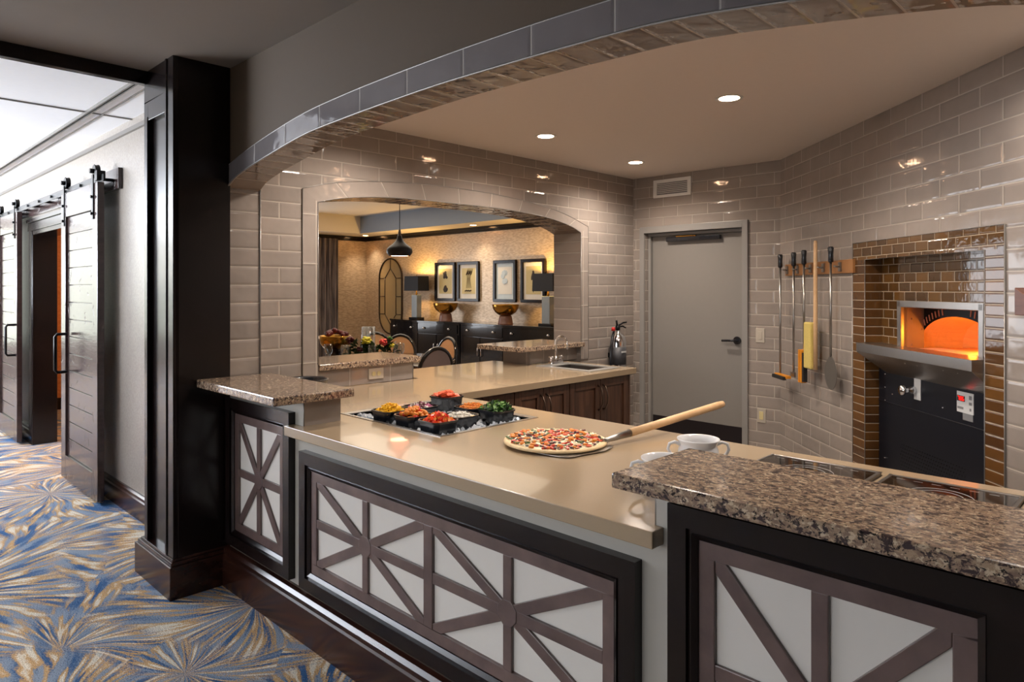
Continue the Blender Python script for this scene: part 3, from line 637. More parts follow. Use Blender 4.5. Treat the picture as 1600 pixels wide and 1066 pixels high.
us = [2.163 + 2.554 * i / 50 for i in range(51)]
bead([(u, -.009, zfB(u)) for u in us], 'trim_15', .003, (XS, 0, 0), PI / 2)
bead([(2.06, -.009, .93), (2.06, -.009, 2.151)] + [(2.06 + 2.76 * i / 50, -.009, zoB(2.06 + 2.76 * i / 50)) for i in range(51)] + [(4.82, -.009, .93)], 'trim_16', .002, (XS, 0, 0), PI / 2)
bead([(2.163, -.009, 1.085), (2.163, -.009, 2.076)], 'trim_17', .003, (XS, 0, 0), PI / 2); bead([(4.717, -.009, 1.085), (4.717, -.009, 2.038)], 'trim_18', .003, (XS, 0, 0), PI / 2)
# low walls in the opening that carry the granite ledges
b = MB(); b.box(-4.09, -3.80, 2.163, 2.905, .93, 1.045); b.box(-4.13, -3.82, 4.11, 4.717, .93, 1.045); struct(b.build('wall_counter.001', M['tile_band']))
bead([(-3.80, 2.905, .93), (-3.80, 2.905, 1.045)], 'trim_19', .003); bead([(-3.82, 4.11, .93), (-3.82, 4.11, 1.045)], 'trim_20', .003)

# door wall, with door opening
DX0, DX1, DZ = -3.648, -2.672, 2.07
b = MB()
for x0, x1, z0, z1 in ((XS, DX0, 0, 2.75), (DX1, -2.2, 0, 2.75), (DX0, DX1, DZ, 2.75)): b.box(x0, x1, YD, YD + .18, z0, z1)
struct(b.build('wall_back', M['tile_door']))
t = struct(bpy.data.objects.new('door_1', None)); COL.objects.link(t); t.location = (DX0, YD, 0)
W = DX1 - DX0
b = MB()   # hollow metal frame: face casing and rebates
for x0, x1, z0, z1 in ((-.05, .0, 0, DZ + .06), (W, W + .05, 0, DZ + .06), (0, W, DZ, DZ + .06)): b.box(x0, x1, -.02, .18, z0, z1)
b.box(0, .028, .05, .18, 0, DZ); b.box(W - .028, W, .05, .18, 0, DZ); b.box(0.028, W - .028, .05, .18, DZ - .028, DZ)
b.build('door_frame', M['framegrey'], t, bevel=.003)
MB().box(.03, W - .03, .085, .13, .01, DZ - .03).build('door_slab', M['doorgrey'], t, bevel=.002)
MB().box(.035, W - .035, .082, .0855, .02, .35).build('kick_plate', M['kick'], t)
b = MB().box(.20, .74, .04, .084, DZ - .085, DZ - .045); cl = b.build('door_closer', M['blackpl'], t, bevel=.006)
b = MB().box(.30, .50, .05, .075, DZ - .045, DZ - .035); b.build('closer_arm', M['brass'], cl)
MB().lathe([(.034, -.015), (.034, .0)], (W - .09, .085, 1.10), 20, axis='y').tube([(W - .09, .07, 1.10), (W - .09, .035, 1.10), (W - .12, .03, 1.10), (W - .21, .035, 1.095)], .011, 10).build('door_handle', M['blackpl'], t)

# oven wall (45 degrees), local x along the wall from the corner, -y is the room
CX, CY = -2.35, 5.53; RZ = -PI / 4; U0, U1 = 1.325, 2.391; OZ = 1.73; DEP = .10
b = MB()
for x0, x1, z0, z1 in ((0, U0, 0, 2.75), (U1, 4.6, 0, 2.75), (U0, U1, OZ, 2.75)): b.face([(x0, 0, z0), (x1, 0, z0), (x1, 0, z1), (x0, 0, z1)], 0)
b.box(0, 4.6, .6, .65, 0, 2.75)
struct(b.build('wall_oven', M['tile_diag'], None, (CX, CY, 0), RZ))
b = MB()   # brown tile surround and recess
S0, S1, SZ = 1.175, 2.519, 1.84
def fq(x0, x1, z0, z1, y, mi=0): b.face([(x0, y, z0), (x1, y, z0), (x1, y, z1), (x0, y, z1)], mi)
fq(S0, S1, OZ, SZ, -.006, 0); fq(S0, U0, 0, OZ, -.006, 1); fq(U1, S1, 0, OZ, -.006, 1)
for x, sg in ((S0, 1), (S1, -1)): b.face([(x, 0, 0), (x, -.006, 0), (x, -.006, SZ), (x, 0, SZ)], 2)
b.face([(S0, 0, SZ), (S0, -.006, SZ), (S1, -.006, SZ), (S1, 0, SZ)], 2)
b.face([(U0, -.006, 0), (U0, DEP, 0), (U0, DEP, OZ), (U0, -.006, OZ)], 1); b.face([(U1, DEP, 0), (U1, -.006, 0), (U1, -.006, OZ), (U1, DEP, OZ)], 1)
b.face([(U0, -.006, OZ), (U0, DEP, OZ), (U1, DEP, OZ), (U1, -.006, OZ)], 0)
WX0, WX1, WZ0, WZ1 = 1.525, 2.255, 1.17, 1.475
fq(U0, WX0, 1.0, OZ, DEP); fq(WX1, U1, 1.0, OZ, DEP); fq(WX0, WX1, WZ1, OZ, DEP)
struct(b.build('trim_21', [M['brown'], M['brown_side'], M['edge']], None, (CX, CY, 0), RZ))
bead([(S0, -.007, 0), (S0, -.007, SZ), (S1, -.007, SZ), (S1, -.007, 0)], 'trim_22', .003, (CX, CY, 0), RZ)
bead([(U0, -.007, 0), (U0, -.007, OZ), (U1, -.007, OZ), (U1, -.007, 0)], 'trim_23', .0025, (CX, CY, 0), RZ)

# the pizza oven itself
ov = thing('pizza_oven', 'black and steel pizza oven glowing orange, set in the brown tiled wall recess', 'oven', (CX, CY, 0), RZ)
b = MB()
b.box(WX0, WX0 + .035, DEP - .02, DEP + .02, WZ0, WZ1); b.box(WX1 - .035, WX1, DEP - .02, DEP + .02, WZ0, WZ1); b.box(WX0, WX1, DEP - .02, DEP + .02, WZ1 - .035, WZ1)
b.build('mouth_frame', M['steel'], ov, bevel=.003)
b = MB(); a0, a1 = WX0 + .035, WX1 - .035; yb = DEP + .12; ztop = WZ1 - .035
b.face([(a0, DEP, WZ0), (a0, yb, WZ0), (a0, yb, ztop), (a0, DEP, ztop)]); b.face([(a1, yb, WZ0), (a1, DEP, WZ0), (a1, DEP, ztop), (a1, yb, ztop)]); b.face([(a0, DEP, ztop), (a0, yb, ztop), (a1, yb, ztop), (a1, DEP, ztop)])
for y_, z_ in ((.05, .05), (.05, .2), (.11, .14), (.14, .22)): b.lathe([(.006, -.002), (.006, .004)], (a0, DEP + y_, WZ0 + z_), 8, axis='x')
b.build('throat_lining', M['throat'], ov)
b = MB(); ac, aw, az, ah = 1.85, .33, 1.19, .205; n = 24   # dark arch plate with radial slots
pts = [(ac - aw * math.cos(PI * i / n), az + ah * math.sin(PI * i / n) ** .8) for i in range(n + 1)]
for i in range(n):
    (xa, za), (xc, zc) = pts[i], pts[i + 1]
    b.face([(xa, yb, za), (xc, yb, zc), (xc, yb, ztop), (xa, yb, ztop)])
b.face([(a0 - .02, yb, WZ0), (pts[0][0], yb, WZ0), (pts[0][0], yb, ztop), (a0 - .02, yb, ztop)]); b.face([(pts[-1][0], yb, WZ0), (a1 + .02, yb, WZ0), (a1 + .02, yb, ztop), (pts[-1][0], yb, ztop)])
b.build('arch_plate', M['blackmetal'], ov)
for i in range(30):
    q = PI * (.06 + .88 * i / 29); c_, s_ = -math.cos(q), math.sin(q)
    x_, z_ = ac + (aw + .03) * c_, az + (ah + .032) * s_ ** .8
    if z_ < ztop - .02: MB().obox((x_, yb - .002, z_), Vector((c_ * .45, 0, 1)).normalized(), (0, 1, 0), Vector((1, 0, -c_ * .45)).normalized(), .018, .002, .0032).build('vent_slot', M['slot'], ov)
b = MB(); N2 = 8   # chamber: barrel vault with rounded back
def ringpts(y, k): return [(ac - aw * 1.02 * k * math.cos(PI * i / n), y, az + ah * 1.03 * k * math.sin(PI * i / n) ** .8) for i in range(n + 1)]
rings = [ringpts(yb + .001, 1.0), ringpts(yb + .1, 1.0), ringpts(yb + .25, .96), ringpts(yb + .34, .8), ringpts(yb + .37, .4), ringpts(yb + .375, .02)]
for r0, r1 in zip(rings, rings[1:]):
    for i in range(n): b.face([r0[i], r0[i + 1], r1[i + 1], r1[i]], 0, smooth=True)
b.build('chamber', M['orangebrick'], ov)
MB().box(a0, a1, DEP - .01, yb + .38, WZ0 + .012, WZ0 + .03).build('hearth', M['orangebrick'], ov)
b = MB(); lz = 1.215; yf_ = -.065
b.face([(U0 + .006, yf_, lz), (U1 - .006, yf_, lz), (U1 - .006, DEP, lz - .003), (U0 + .006, DEP, lz - .003)])
b.face([(U0 + .006, yf_, lz - .055), (U1 - .006, yf_, lz - .055), (U1 - .006, yf_, lz), (U0 + .006, yf_, lz)])
b.face([(U0 + .10, DEP - .03, lz - .175), (U1 - .0, DEP - .03, lz - .175), (U1 - .006, yf_, lz - .055), (U0 + .006, yf_, lz - .055)])
b.face([(U1 - .006, yf_, lz - .055), (U1 - .0, DEP - .03, lz - .175), (U1 - .006, DEP, lz), (U1 - .006, yf_, lz)])
b.face([(U0 + .006, yf_, lz - .055), (U0 + .006, yf_, lz), (U0 + .006, DEP, lz), (U0 + .1, DEP - .03, lz - .175)])
b.build('steel_ledge', M['steel'], ov, bevel=.002)
for i in range(8): MB().blob((U0 + .15 + .11 * i, -.035, lz - .078), .005, .6).build('ledge_rivet', M['chrome'], ov)
MB().box(U0 + .02, U1 - .0, DEP - .03, DEP + .02, .0, lz - .11).box(U0 + .02, U1, DEP - .034, DEP - .03, .86, .866).build('front_panel', M['ovenblack'], ov, bevel=.002)
b = MB()
for i in range(26):
    for j in range(12):
        b.lathe([(.004, 0), (.004, .001)], (1.58 + i * .022 + (j % 2) * .011, DEP - .0315, .42 + j * .02), 6, axis='y')
b.build('perforated_grille', M['blackmetal'], ov)
for x_, z_ in ((1.42, 1.03), (1.42, .95), (1.42, .87), (1.50, .92), (1.97, .92), (1.42, .52)): MB().blob((x_, DEP - .032, z_), .006, .6).build('screw', M['chrome'], ov)
def on(u, z, w_, h_, nm, mt, y=DEP - .033, par=ov): return MB().box(u - w_ / 2, u + w_ / 2, y, DEP - .029, z - h_ / 2, z + h_ / 2).build(nm, mt, par)
on(1.745, .985, .06, .12, 'dial_plate', M['labelw'])
MB().lathe([(.0, -.085), (.026, -.083), (.03, -.068), (.018, -.06), (.014, -.035), (.022, -.025), (.022, 0)], (1.72, DEP - .03, .975), 18, axis='y').build('knob', M['chrome'], ov)
cp_ = on(2.145, .975, .125, .105, 'control_panel', M['labelw'])
on(2.115, .993, .058, .028, 'led_display', M['blackpl'], DEP - .0345, cp_)
b = MB()
def seg7(b, d, x, z, w_, h_, t_=.0022):
    S = {'a': (0, h_ / 2, 1), 'g': (0, 0, 1), 'd': (0, -h_ / 2, 1), 'f': (-w_ / 2, h_ / 4, 0), 'b': (w_ / 2, h_ / 4, 0), 'e': (-w_ / 2, -h_ / 4, 0), 'c': (w_ / 2, -h_ / 4, 0)}
    D = {'7': 'abc', '0': 'abcdef', '6': 'acdefg', '5': 'acdfg', '8': 'abcdefg', '1': 'bc'}
    for k in D[d]:
        dx, dz, hor = S[k]
        if hor: b.box(x + dx - w_ / 2, x + dx + w_ / 2, DEP - .0355, DEP - .0345, z + dz - t_ / 2, z + dz + t_ / 2)
        else: b.box(x + dx - t_ / 2, x + dx + t_ / 2, DEP - .0355, DEP - .0345, z + dz - h_ / 4, z + dz + h_ / 4)
for i, d in enumerate('706'): seg7(b, d, 2.097 + i * .018, .993, .010, .019)
b.build('red_digits', M['red_led'], cp_)
for u, z, w_, h_ in ((2.11, .945, .045, .012), (2.185, 1.005, .02, .02), (2.185, .975, .02, .014), (2.185, .945, .012, .014)): MB().box(u - w_ / 2, u + w_ / 2, DEP - .0340, DEP - .033, z - h_ / 2, z + h_ / 2).build('button', M['label'], cp_)
on(2.165, .905, .075, .035, 'rating_label', M['label'])

# ------------------------------------------------------------------ tool rack on the oven wall
def onwall(s, off=0., z=0.): return (CX + (s * math.cos(RZ)) + off * math.sin(RZ), CY + s * math.sin(RZ) - off * math.cos(RZ) , z)
t = thing('wall_tool_rack', 'honey-coloured wooden rack board holding five oven tools', 'rack', onwall(.675, 0, 1.65), RZ)
MB().box(-.53, .53, -.022, 0, 0, .09).build('board', M['rackwood'], t, bevel=.003)
for x_ in (-.48, -.29, -.07, .13, .37):
    MB().box(x_ - .018, x_ + .018, -.03, -.022, .015, .075).tube([(x_, -.03, .045), (x_, -.05, .045), (x_ , -.068, .05)], .006, 8).build('spring_clip', M['steel'], t)
def tool(name, label, s, zt, zb, head, off=.07):
    t = thing(name, label, 'oven tool', onwall(s, off, zb), RZ, None); L_ = zt - zb
    return t, L_
def grip(t, L_, r=.0185, gl=.105): MB().lathe([(r * .8, L_ - gl), (r, L_ - gl + .01), (r * .9, L_ - gl / 2), (r * 1.1, L_ - .01), (r * .8, L_)], (0, 0, 0), 14).build('grip', M['blackpl'], t)
t, L_ = tool('oven_rake', 'long steel oven brush pole, leftmost on the wooden rack, black grip', .17, 1.82, .88, None)
grip(t, L_); MB().lathe([(.008, .0), (.008, L_ - .1)], n=10).build('pole', M['steel'], t); MB().box(-.02, .21, -.04, .0, -.018, .004).build('brush_block', M['brushwood'], t, bevel=.003); MB().box(-.015, .20, -.06, -.035, -.03, -.005).build('bristles', M['darkbrist'], t)
t, L_ = tool('oven_scraper', 'long steel pole tool, second from left on the wooden rack, black grip', .375, 1.825, .885, None, .05)
grip(t, L_); MB().lathe([(.008, .02), (.008, L_ - .1)], n=10).build('pole', M['steel'], t); MB().box(-.03, .04, -.012, .0, -.005, .03).build('scraper_blade', M['steel'], t, bevel=.002)
t, L_ = tool('oven_brush', 'steel pole with short orange-backed bristle brush, third tool on the rack', .60, 1.83, .865, None)
grip(t, L_); MB().lathe([(.008, .22), (.008, L_ - .1)], n=10).build('pole', M['steel'], t); MB().box(-.025, -.004, -.035, .015, .0, .24).box(-.004, .022, -.03, .01, .0, .24).build('brush_block', M['brushwood'], t, bevel=.003)
MB().box(.022, .045, -.025, .005, .01, .22).build('bristles', M['darkbrist'], t)
t, L_ = tool('bench_brush', 'light wooden pole brush with yellow bristles, fourth tool on the rack', .785, 1.885, .98, None)
MB().lathe([(.010, L_), (.013, L_ - .02), (.0145, L_ * .5), (.0145, 0)], n=14).build('pole', M['lwood'], t)
MB().box(-.13, -.02, -.03, .02, .0, .33).build('bristles', M['bristle'], t, bevel=.01)
t, L_ = tool('turning_peel', 'round-bladed small steel peel with black grip, rightmost on the wooden rack', 1.01, 1.83, .875, None)
grip(t, L_); MB().lathe([(.008, .22), (.008, L_ - .1)], n=10).build('pole', M['steel'], t)
P = []
for i in range(28):
    a = -PI / 2 + 2 * PI * i / 28; r_ = .115; x_, z_ = .088 * math.cos(a), .115 + r_ * math.sin(a)
    if math.sin(a) > 0: x_ *= (1 - .55 * math.sin(a) ** 2)
    P.append((x_, z_))
MB().prism(P, -.0015, .0015, 'y').build('blade', M['peelst'], t)
# bracket at the right edge with a grey peel hanging
t = thing('wall_bracket', 'small reddish-brown wooden bracket on the wall right of the oven', 'bracket', onwall(2.635, 0, 1.435), RZ)
MB().prism([(0, 0), (.16, 0), (.16, .125), (.07, .125), (.055, .09), (0, .12)], -.05, 0, 'y').build('block', wood('reddish_brown_wood', (84, 50, 40), (110, 68, 54), .4), t, bevel=.003)

# ------------------------------------------------------------------ switches, vent, extinguisher
def plate(name, label, loc, rotz, mat_in, w_=.075, h_=.118, rocker=True):
    t = thing(name, label, 'outlet' if 'outlet' in name else 'switch', loc, rotz)
    MB().box(-w_ / 2, w_ / 2, -.006, 0, 0, h_).build('cover_plate', M['plate'], t, bevel=.002)
    MB().box(-.017, .017, -.010, -.006, h_ * .22, h_ * .78).build('insert', mat_in, t, bevel=.001); return t
plate('light_switch', 'metal light switch plate on the tiles right of the grey door', (-2.519, YD, 1.10), 0, M['plate'])
plate('wall_outlet', 'metal wall outlet with cream insert low beside the grey door', (-2.508, YD, .435), 0, M['cream'])
t = thing('duplex_outlet', 'metal duplex outlet in the tiled ledge wall under the pass-through granite', 'outlet', (-3.80, 2.60, .955), PI / 2)
MB().box(-.058, .058, -.006, 0, 0, .072).build('cover_plate', M['plate'], t, bevel=.002)
b = MB()
for x_ in (-.02, .02): b.lathe([(.015, -.009), (.015, -.006)], (x_, 0, .036), 14, axis='y')
b.build('receptacle', M['cream'], t)
t = thing('ceiling_vent', 'white louvred air vent high on the tiles above the grey door', 'vent', (-3.355, YD, 2.395), 0)
b = MB(); w_, h_ = .39, .165
b.box(-w_ / 2, w_ / 2, -.012, 0, 0, .025); b.box(-w_ / 2, w_ / 2, -.012, 0, h_ - .025, h_); b.box(-w_ / 2, -w_ / 2 + .035, -.012, 0, .025, h_ - .025); b.box(w_ / 2 - .035, w_ / 2, -.012, 0, .025, h_ - .025)
b.build('frame', M['whitepl'], t, bevel=.002); MB().box(-w_ / 2 + .03, w_ / 2 - .03, -.001, 0, .02, h_ - .02).build('backing', M['label'], t)
b = MB()
for i in range(7): z_ = .035 + i * .016; b.face([(-.16, -.011, z_), (.16, -.011, z_), (.16, -.002, z_ + .011), (-.16, -.002, z_ + .011)])
b.build('louvres', M['whitepl'], t)
t = thing('fire_extinguisher', 'silver fire extinguisher with black hose hanging on the tiles behind the sink', 'fire extinguisher', (-3.69, 5.15, .80), PI / 2)
MB().lathe([(.05, 0), (.072, .01), (.075, .03), (.075, .27), (.066, .31), (.04, .335), (.022, .345), (.02, .37)], n=24).build('cylinder', M['chrome'], t)
MB().lathe([(.0765, .06), (.0765, .22)], n=24).build('label', M['gauge'], t)
MB().box(-.05, .02, -.079, -.074, .17, .185).build('label_stripe', M['labelw'], t)
MB().lathe([(.018, .365), (.022, .375), (.022, .41), (.012, .415)], n=12).tube([(0, 0, .41), (.05, -.02, .435), (.09, -.03, .44)], .008, 8).tube([(0, 0, .40), (.05, -.02, .405), (.08, -.03, .39)], .007, 8).tube([(-.01, 0, .41), (-.02, 0, .46)], .009, 8).build('valve_handle', M['blackmetal'], t)
MB().tube([(-.02, 0, .385), (-.07, -.01, .38), (-.105, -.02, .32), (-.13, -.02, .2), (-.135, -.02, .08), (-.13, -.02, -.02)], [.01, .011, .012, .014, .016, .018], 10).build('hose', M['blackpl'], t)
MB().lathe([(.02, 0), (.016, .03), (0.0, .035)], (-.11, -.03, .37), 10).build('red_pin', M['redpl'], t)
MB().box(-.03, .03, .0, .09, .12, .16).build('wall_hook', M['blackmetal'], t)

# ------------------------------------------------------------------ base cabinets below the side counter
def cabinet(label, y0, y1, first):
    t = thing('base_cabinet', label, 'cabinet', (-3.12, (y0 + y1) / 2, 0), PI / 2, None)
    w_ = (y1 - y0) / 2
    MB().box(-w_ + .001, w_ - .001, 0, .60, .10, .884).box(-w_ + .02, w_ - .02, .06, .58, 0, .10).build('body', M['cab'], t)
    for sx in (-1, 1):
        x0, x1 = (-w_ + .004, -.002) if sx < 0 else (.002, w_ - .004)
        b = MB(); z0, z1 = .115, .875; s_ = .06
        b.box(x0, x0 + s_, -.02, 0, z0, z1); b.box(x1 - s_, x1, -.02, 0, z0, z1); b.box(x0 + s_, x1 - s_, -.02, 0, z0, z0 + s_); b.box(x0 + s_, x1 - s_, -.02, 0, z1 - s_, z1); b.box(x0 + s_, x1 - s_, -.008, 0, z0 + s_, z1 - s_)
        d = b.build('door', M['cab'], t, bevel=.003)
        hx = sx * .03
        MB().tube([(hx, -.02, .83), (hx, -.045, .82), (hx, -.062, .78), (hx, -.066, .74), (hx, -.062, .70), (hx, -.045, .66), (hx, -.02, .65)], [.008, .006, .006, .006, .006, .006, .008], 8).build('handle', M['bronze'], d)
    return t
cabinet('walnut base cabinet with two bronze pulls directly under the sink', 3.75, 4.47, 1)
cabinet('walnut base cabinet left of the sink cabinet, two curved bronze pulls', 3.19, 3.75, 0)
cabinet('walnut base cabinet nearest the food well, half hidden behind the front counter', 2.62, 3.19, 0)
b = MB(); b.box(-3.74, -3.10, 4.47, 4.49, 0, .884); struct(b.build('trim_24', M['cab']))

# ------------------------------------------------------------------ sink and faucet
t = thing('bar_sink', 'small stainless drop-in sink set in the beige counter', 'sink', ((SINK[0] + SINK[1]) / 2, (SINK[2] + SINK[3]) / 2, .93))
hx, hy = (SINK[1] - SINK[0]) / 2, (SINK[3] - SINK[2]) / 2
b = MB(); o_ = .045; i_ = .02
for x0, x1, y0, y1 in ((-hx - o_ - .03, hx + o_, -hy - o_, -hy + i_), (-hx - o_ - .03, hx + o_, hy - i_, hy + o_), (-hx - o_ - .03, -hx + i_, -hy + i_, hy - i_), (hx - i_, hx + o_, -hy + i_, hy - i_)): b.box(x0, x1, y0, y1, -.001, .008)
b.build('rim', M['sinkrim'], t, bevel=.002)
b = MB(); i2 = .02; z = -.17
for q in ([(-hx + i2, -hy + i2, 0), (hx - i2, -hy + i2, 0), (hx - .03, -hy + .03, z), (-hx + .03, -hy + .03, z)], [(hx - i2, hy - i2, 0), (-hx + i2, hy - i2, 0), (-hx + .03, hy - .03, z), (hx - .03, hy - .03, z)],
          [(hx - i2, -hy + i2, 0), (hx - i2, hy - i2, 0), (hx - .03, hy - .03, z), (hx - .03, -hy + .03, z)], [(-hx + i2, hy - i2, 0), (-hx + i2, -hy + i2, 0), (-hx + .03, -hy + .03, z), (-hx + .03, hy - .03, z)],
          [(-hx + .03, -hy + .03, z), (hx - .03, -hy + .03, z), (hx - .03, hy - .03, z), (-hx + .03, hy - .03, z)]): b.face(q)
b.build('basin', M['steel_d'], t)
t = thing('faucet', 'chrome gooseneck bar faucet with two cross handles at the sink', 'faucet', (-3.63, 4.215, .936), PI / 2)
MB().box(-.075, .075, -.025, .025, 0, .03).build('base', M['chrome'], t, bevel=.01)
pts = [(0, 0, .02), (0, 0, .17)] + [(0 + 0, -.06 + .06 * math.cos(a), .17 + .06 * math.sin(a)) for a in [PI * k / 8 for k in range(1, 9)]] + [(0, -.12, .13)]
MB().tube(pts, .009, 12).lathe([(.014, .02), (.014, .05), (.01, .06)], n=12).build('spout', M['chrome'], t)
for s_ in (-1, 1):
    MB().lathe([(.016, .025), (.014, .055), (.008, .06)], (s_ * .055, 0, 0), 12).tube([(s_ * .055 - .025, 0, .065), (s_ * .055 + .025, 0, .065)], .006, 8).tube([(s_ * .055, -.025, .065), (s_ * .055, .025, .065)], .006, 8).build('cross_handle', M['chrome'], t)

# ------------------------------------------------------------------ cold well with food bins
t = thing('cold_well', 'stainless drop-in cold well sunk in the front counter around the food bins', 'food well', (-2.5975, 2.1375, .93))
hx, hy = (WELL[1] - WELL[0]) / 2, (WELL[3] - WELL[2]) / 2
b = MB()
for x0, x1, y0, y1 in ((-hx - .012, hx + .012, -hy - .012, -hy + .004), (-hx - .012, hx + .012, hy - .03, hy + .012), (-hx - .012, -hx + .03, -hy + .004, hy - .03), (hx - .004, hx + .012, -hy + .004, hy - .03)): b.box(x0, x1, y0, y1, -.0005, .003)
b.build('rim', M['steel'], t)
b = MB(); z = -.14
for q in ([(-hx, -hy, 0), (hx, -hy, 0), (hx, -hy, z), (-hx, -hy, z)], [(hx, hy, 0), (-hx, hy, 0), (-hx, hy, z), (hx, hy, z)], [(hx, -hy, 0), (hx, hy, 0), (hx, hy, z), (hx, -hy, z)], [(-hx, hy, 0), (-hx, -hy, 0), (-hx, -hy, z), (-hx, hy, z)], [(-hx, -hy, z), (hx, -hy, z), (hx, hy, z), (-hx, hy, z)]): b.face(q)
b.build('liner', M['steel_d'], t)
b = MB()
for i in range(700):
    x_, y_ = random.uniform(-hx + .01, hx - .01), random.uniform(-hy + .01, hy - .01)
    v = Vector((random.uniform(-1, 1), random.uniform(-1, 1), random.uniform(-1, 1))).normalized(); u_ = v.orthogonal().normalized(); w3 = v.cross(u_)
    b.obox((x_ - 2.5975, y_ + 2.1375, .93 - random.uniform(.012, .04)), v, u_, w3, random.uniform(.006, .013), random.uniform(.006, .012), random.uniform(.005, .01))
b.box(WELL[0] + .004, WELL[1] - .004, WELL[2] + .004, WELL[3] - .004, .80, .90)
tag(b.build('crushed_ice', M['ice']), 'crushed ice filling the cold well under the black food bins', 'ice', kind='stuff')
def octo(hx, hy, c): return [(-hx + c, -hy), (hx - c, -hy), (hx, -hy + c), (hx, hy - c), (hx - c, hy), (-hx + c, hy), (-hx, hy - c), (-hx, -hy + c)]
def bin_mesh(hw=.068, hd=.068, H_=.11):
    b = MB(); R = [(0, .80, .012), (H_ - .008, 1.0, .02), (H_ - .008, 1.10, .026), (H_, 1.10, .026), (H_, .99, .02), (.006, .78, .012)]
    L = [[(p[0], p[1], z) for p in octo(hw * k, hd * k, c)] for z, k, c in R]
    for A, B_ in zip(L, L[1:]):
        for k in range(8): b.face([A[k], A[(k + 1) % 8], B_[(k + 1) % 8], B_[k]])
    b.face(L[0][::-1]); b.face(L[-1]); return b
BX = [-2.715, -2.535, -2.355]; BY = [1.94, 2.125, 2.305]
foods = [  # x, y, z, content kind, label of bin, content name, label
    (0, 0, .0, 'yellow', 'at the left front corner, holding yellow shredded cheese', 'shredded_cheese', 'heap of bright yellow shredded cheese in the leftmost bin'),
    (1, 0, .0, 'chicken', 'in the middle of the front row, holding orange chunks', 'chicken_chunks', 'heap of orange chicken chunks with red tomato in the front middle bin'),
    (2, 0, .0, 'red', 'at the front corner nearest the camera, holding diced red tomato', 'diced_tomatoes', 'heap of bright red diced tomatoes in the nearest bin'),
    (0, 1, -.004, 'onion', 'behind the yellow cheese bin, holding purple onion', 'chopped_onion', 'chopped purple and white onion in the bin behind the yellow cheese'),
    (1.65, 1, -.01, 'white', 'in the middle row, holding white shredded cheese', 'white_cheese_shreds', 'white shredded cheese in the middle bin'),
    (-.15, 2.05, .022, 'salami', 'farthest back and highest, holding red sliced salami', 'sliced_salami', 'red sliced salami heaped in the rearmost bin'),
    (1.1, 1.9, -.004, 'orange', 'in the back row beside the greens, holding orange shreds', 'orange_cheese_shreds', 'small heap of orange shreds in the back bin beside the greens'),
    (1.98, 2.0, .0, 'greens', 'at the right corner, heaped with leafy greens', 'leafy_greens', 'heap of leafy green basil and spinach in the right bin')]
bm0 = None
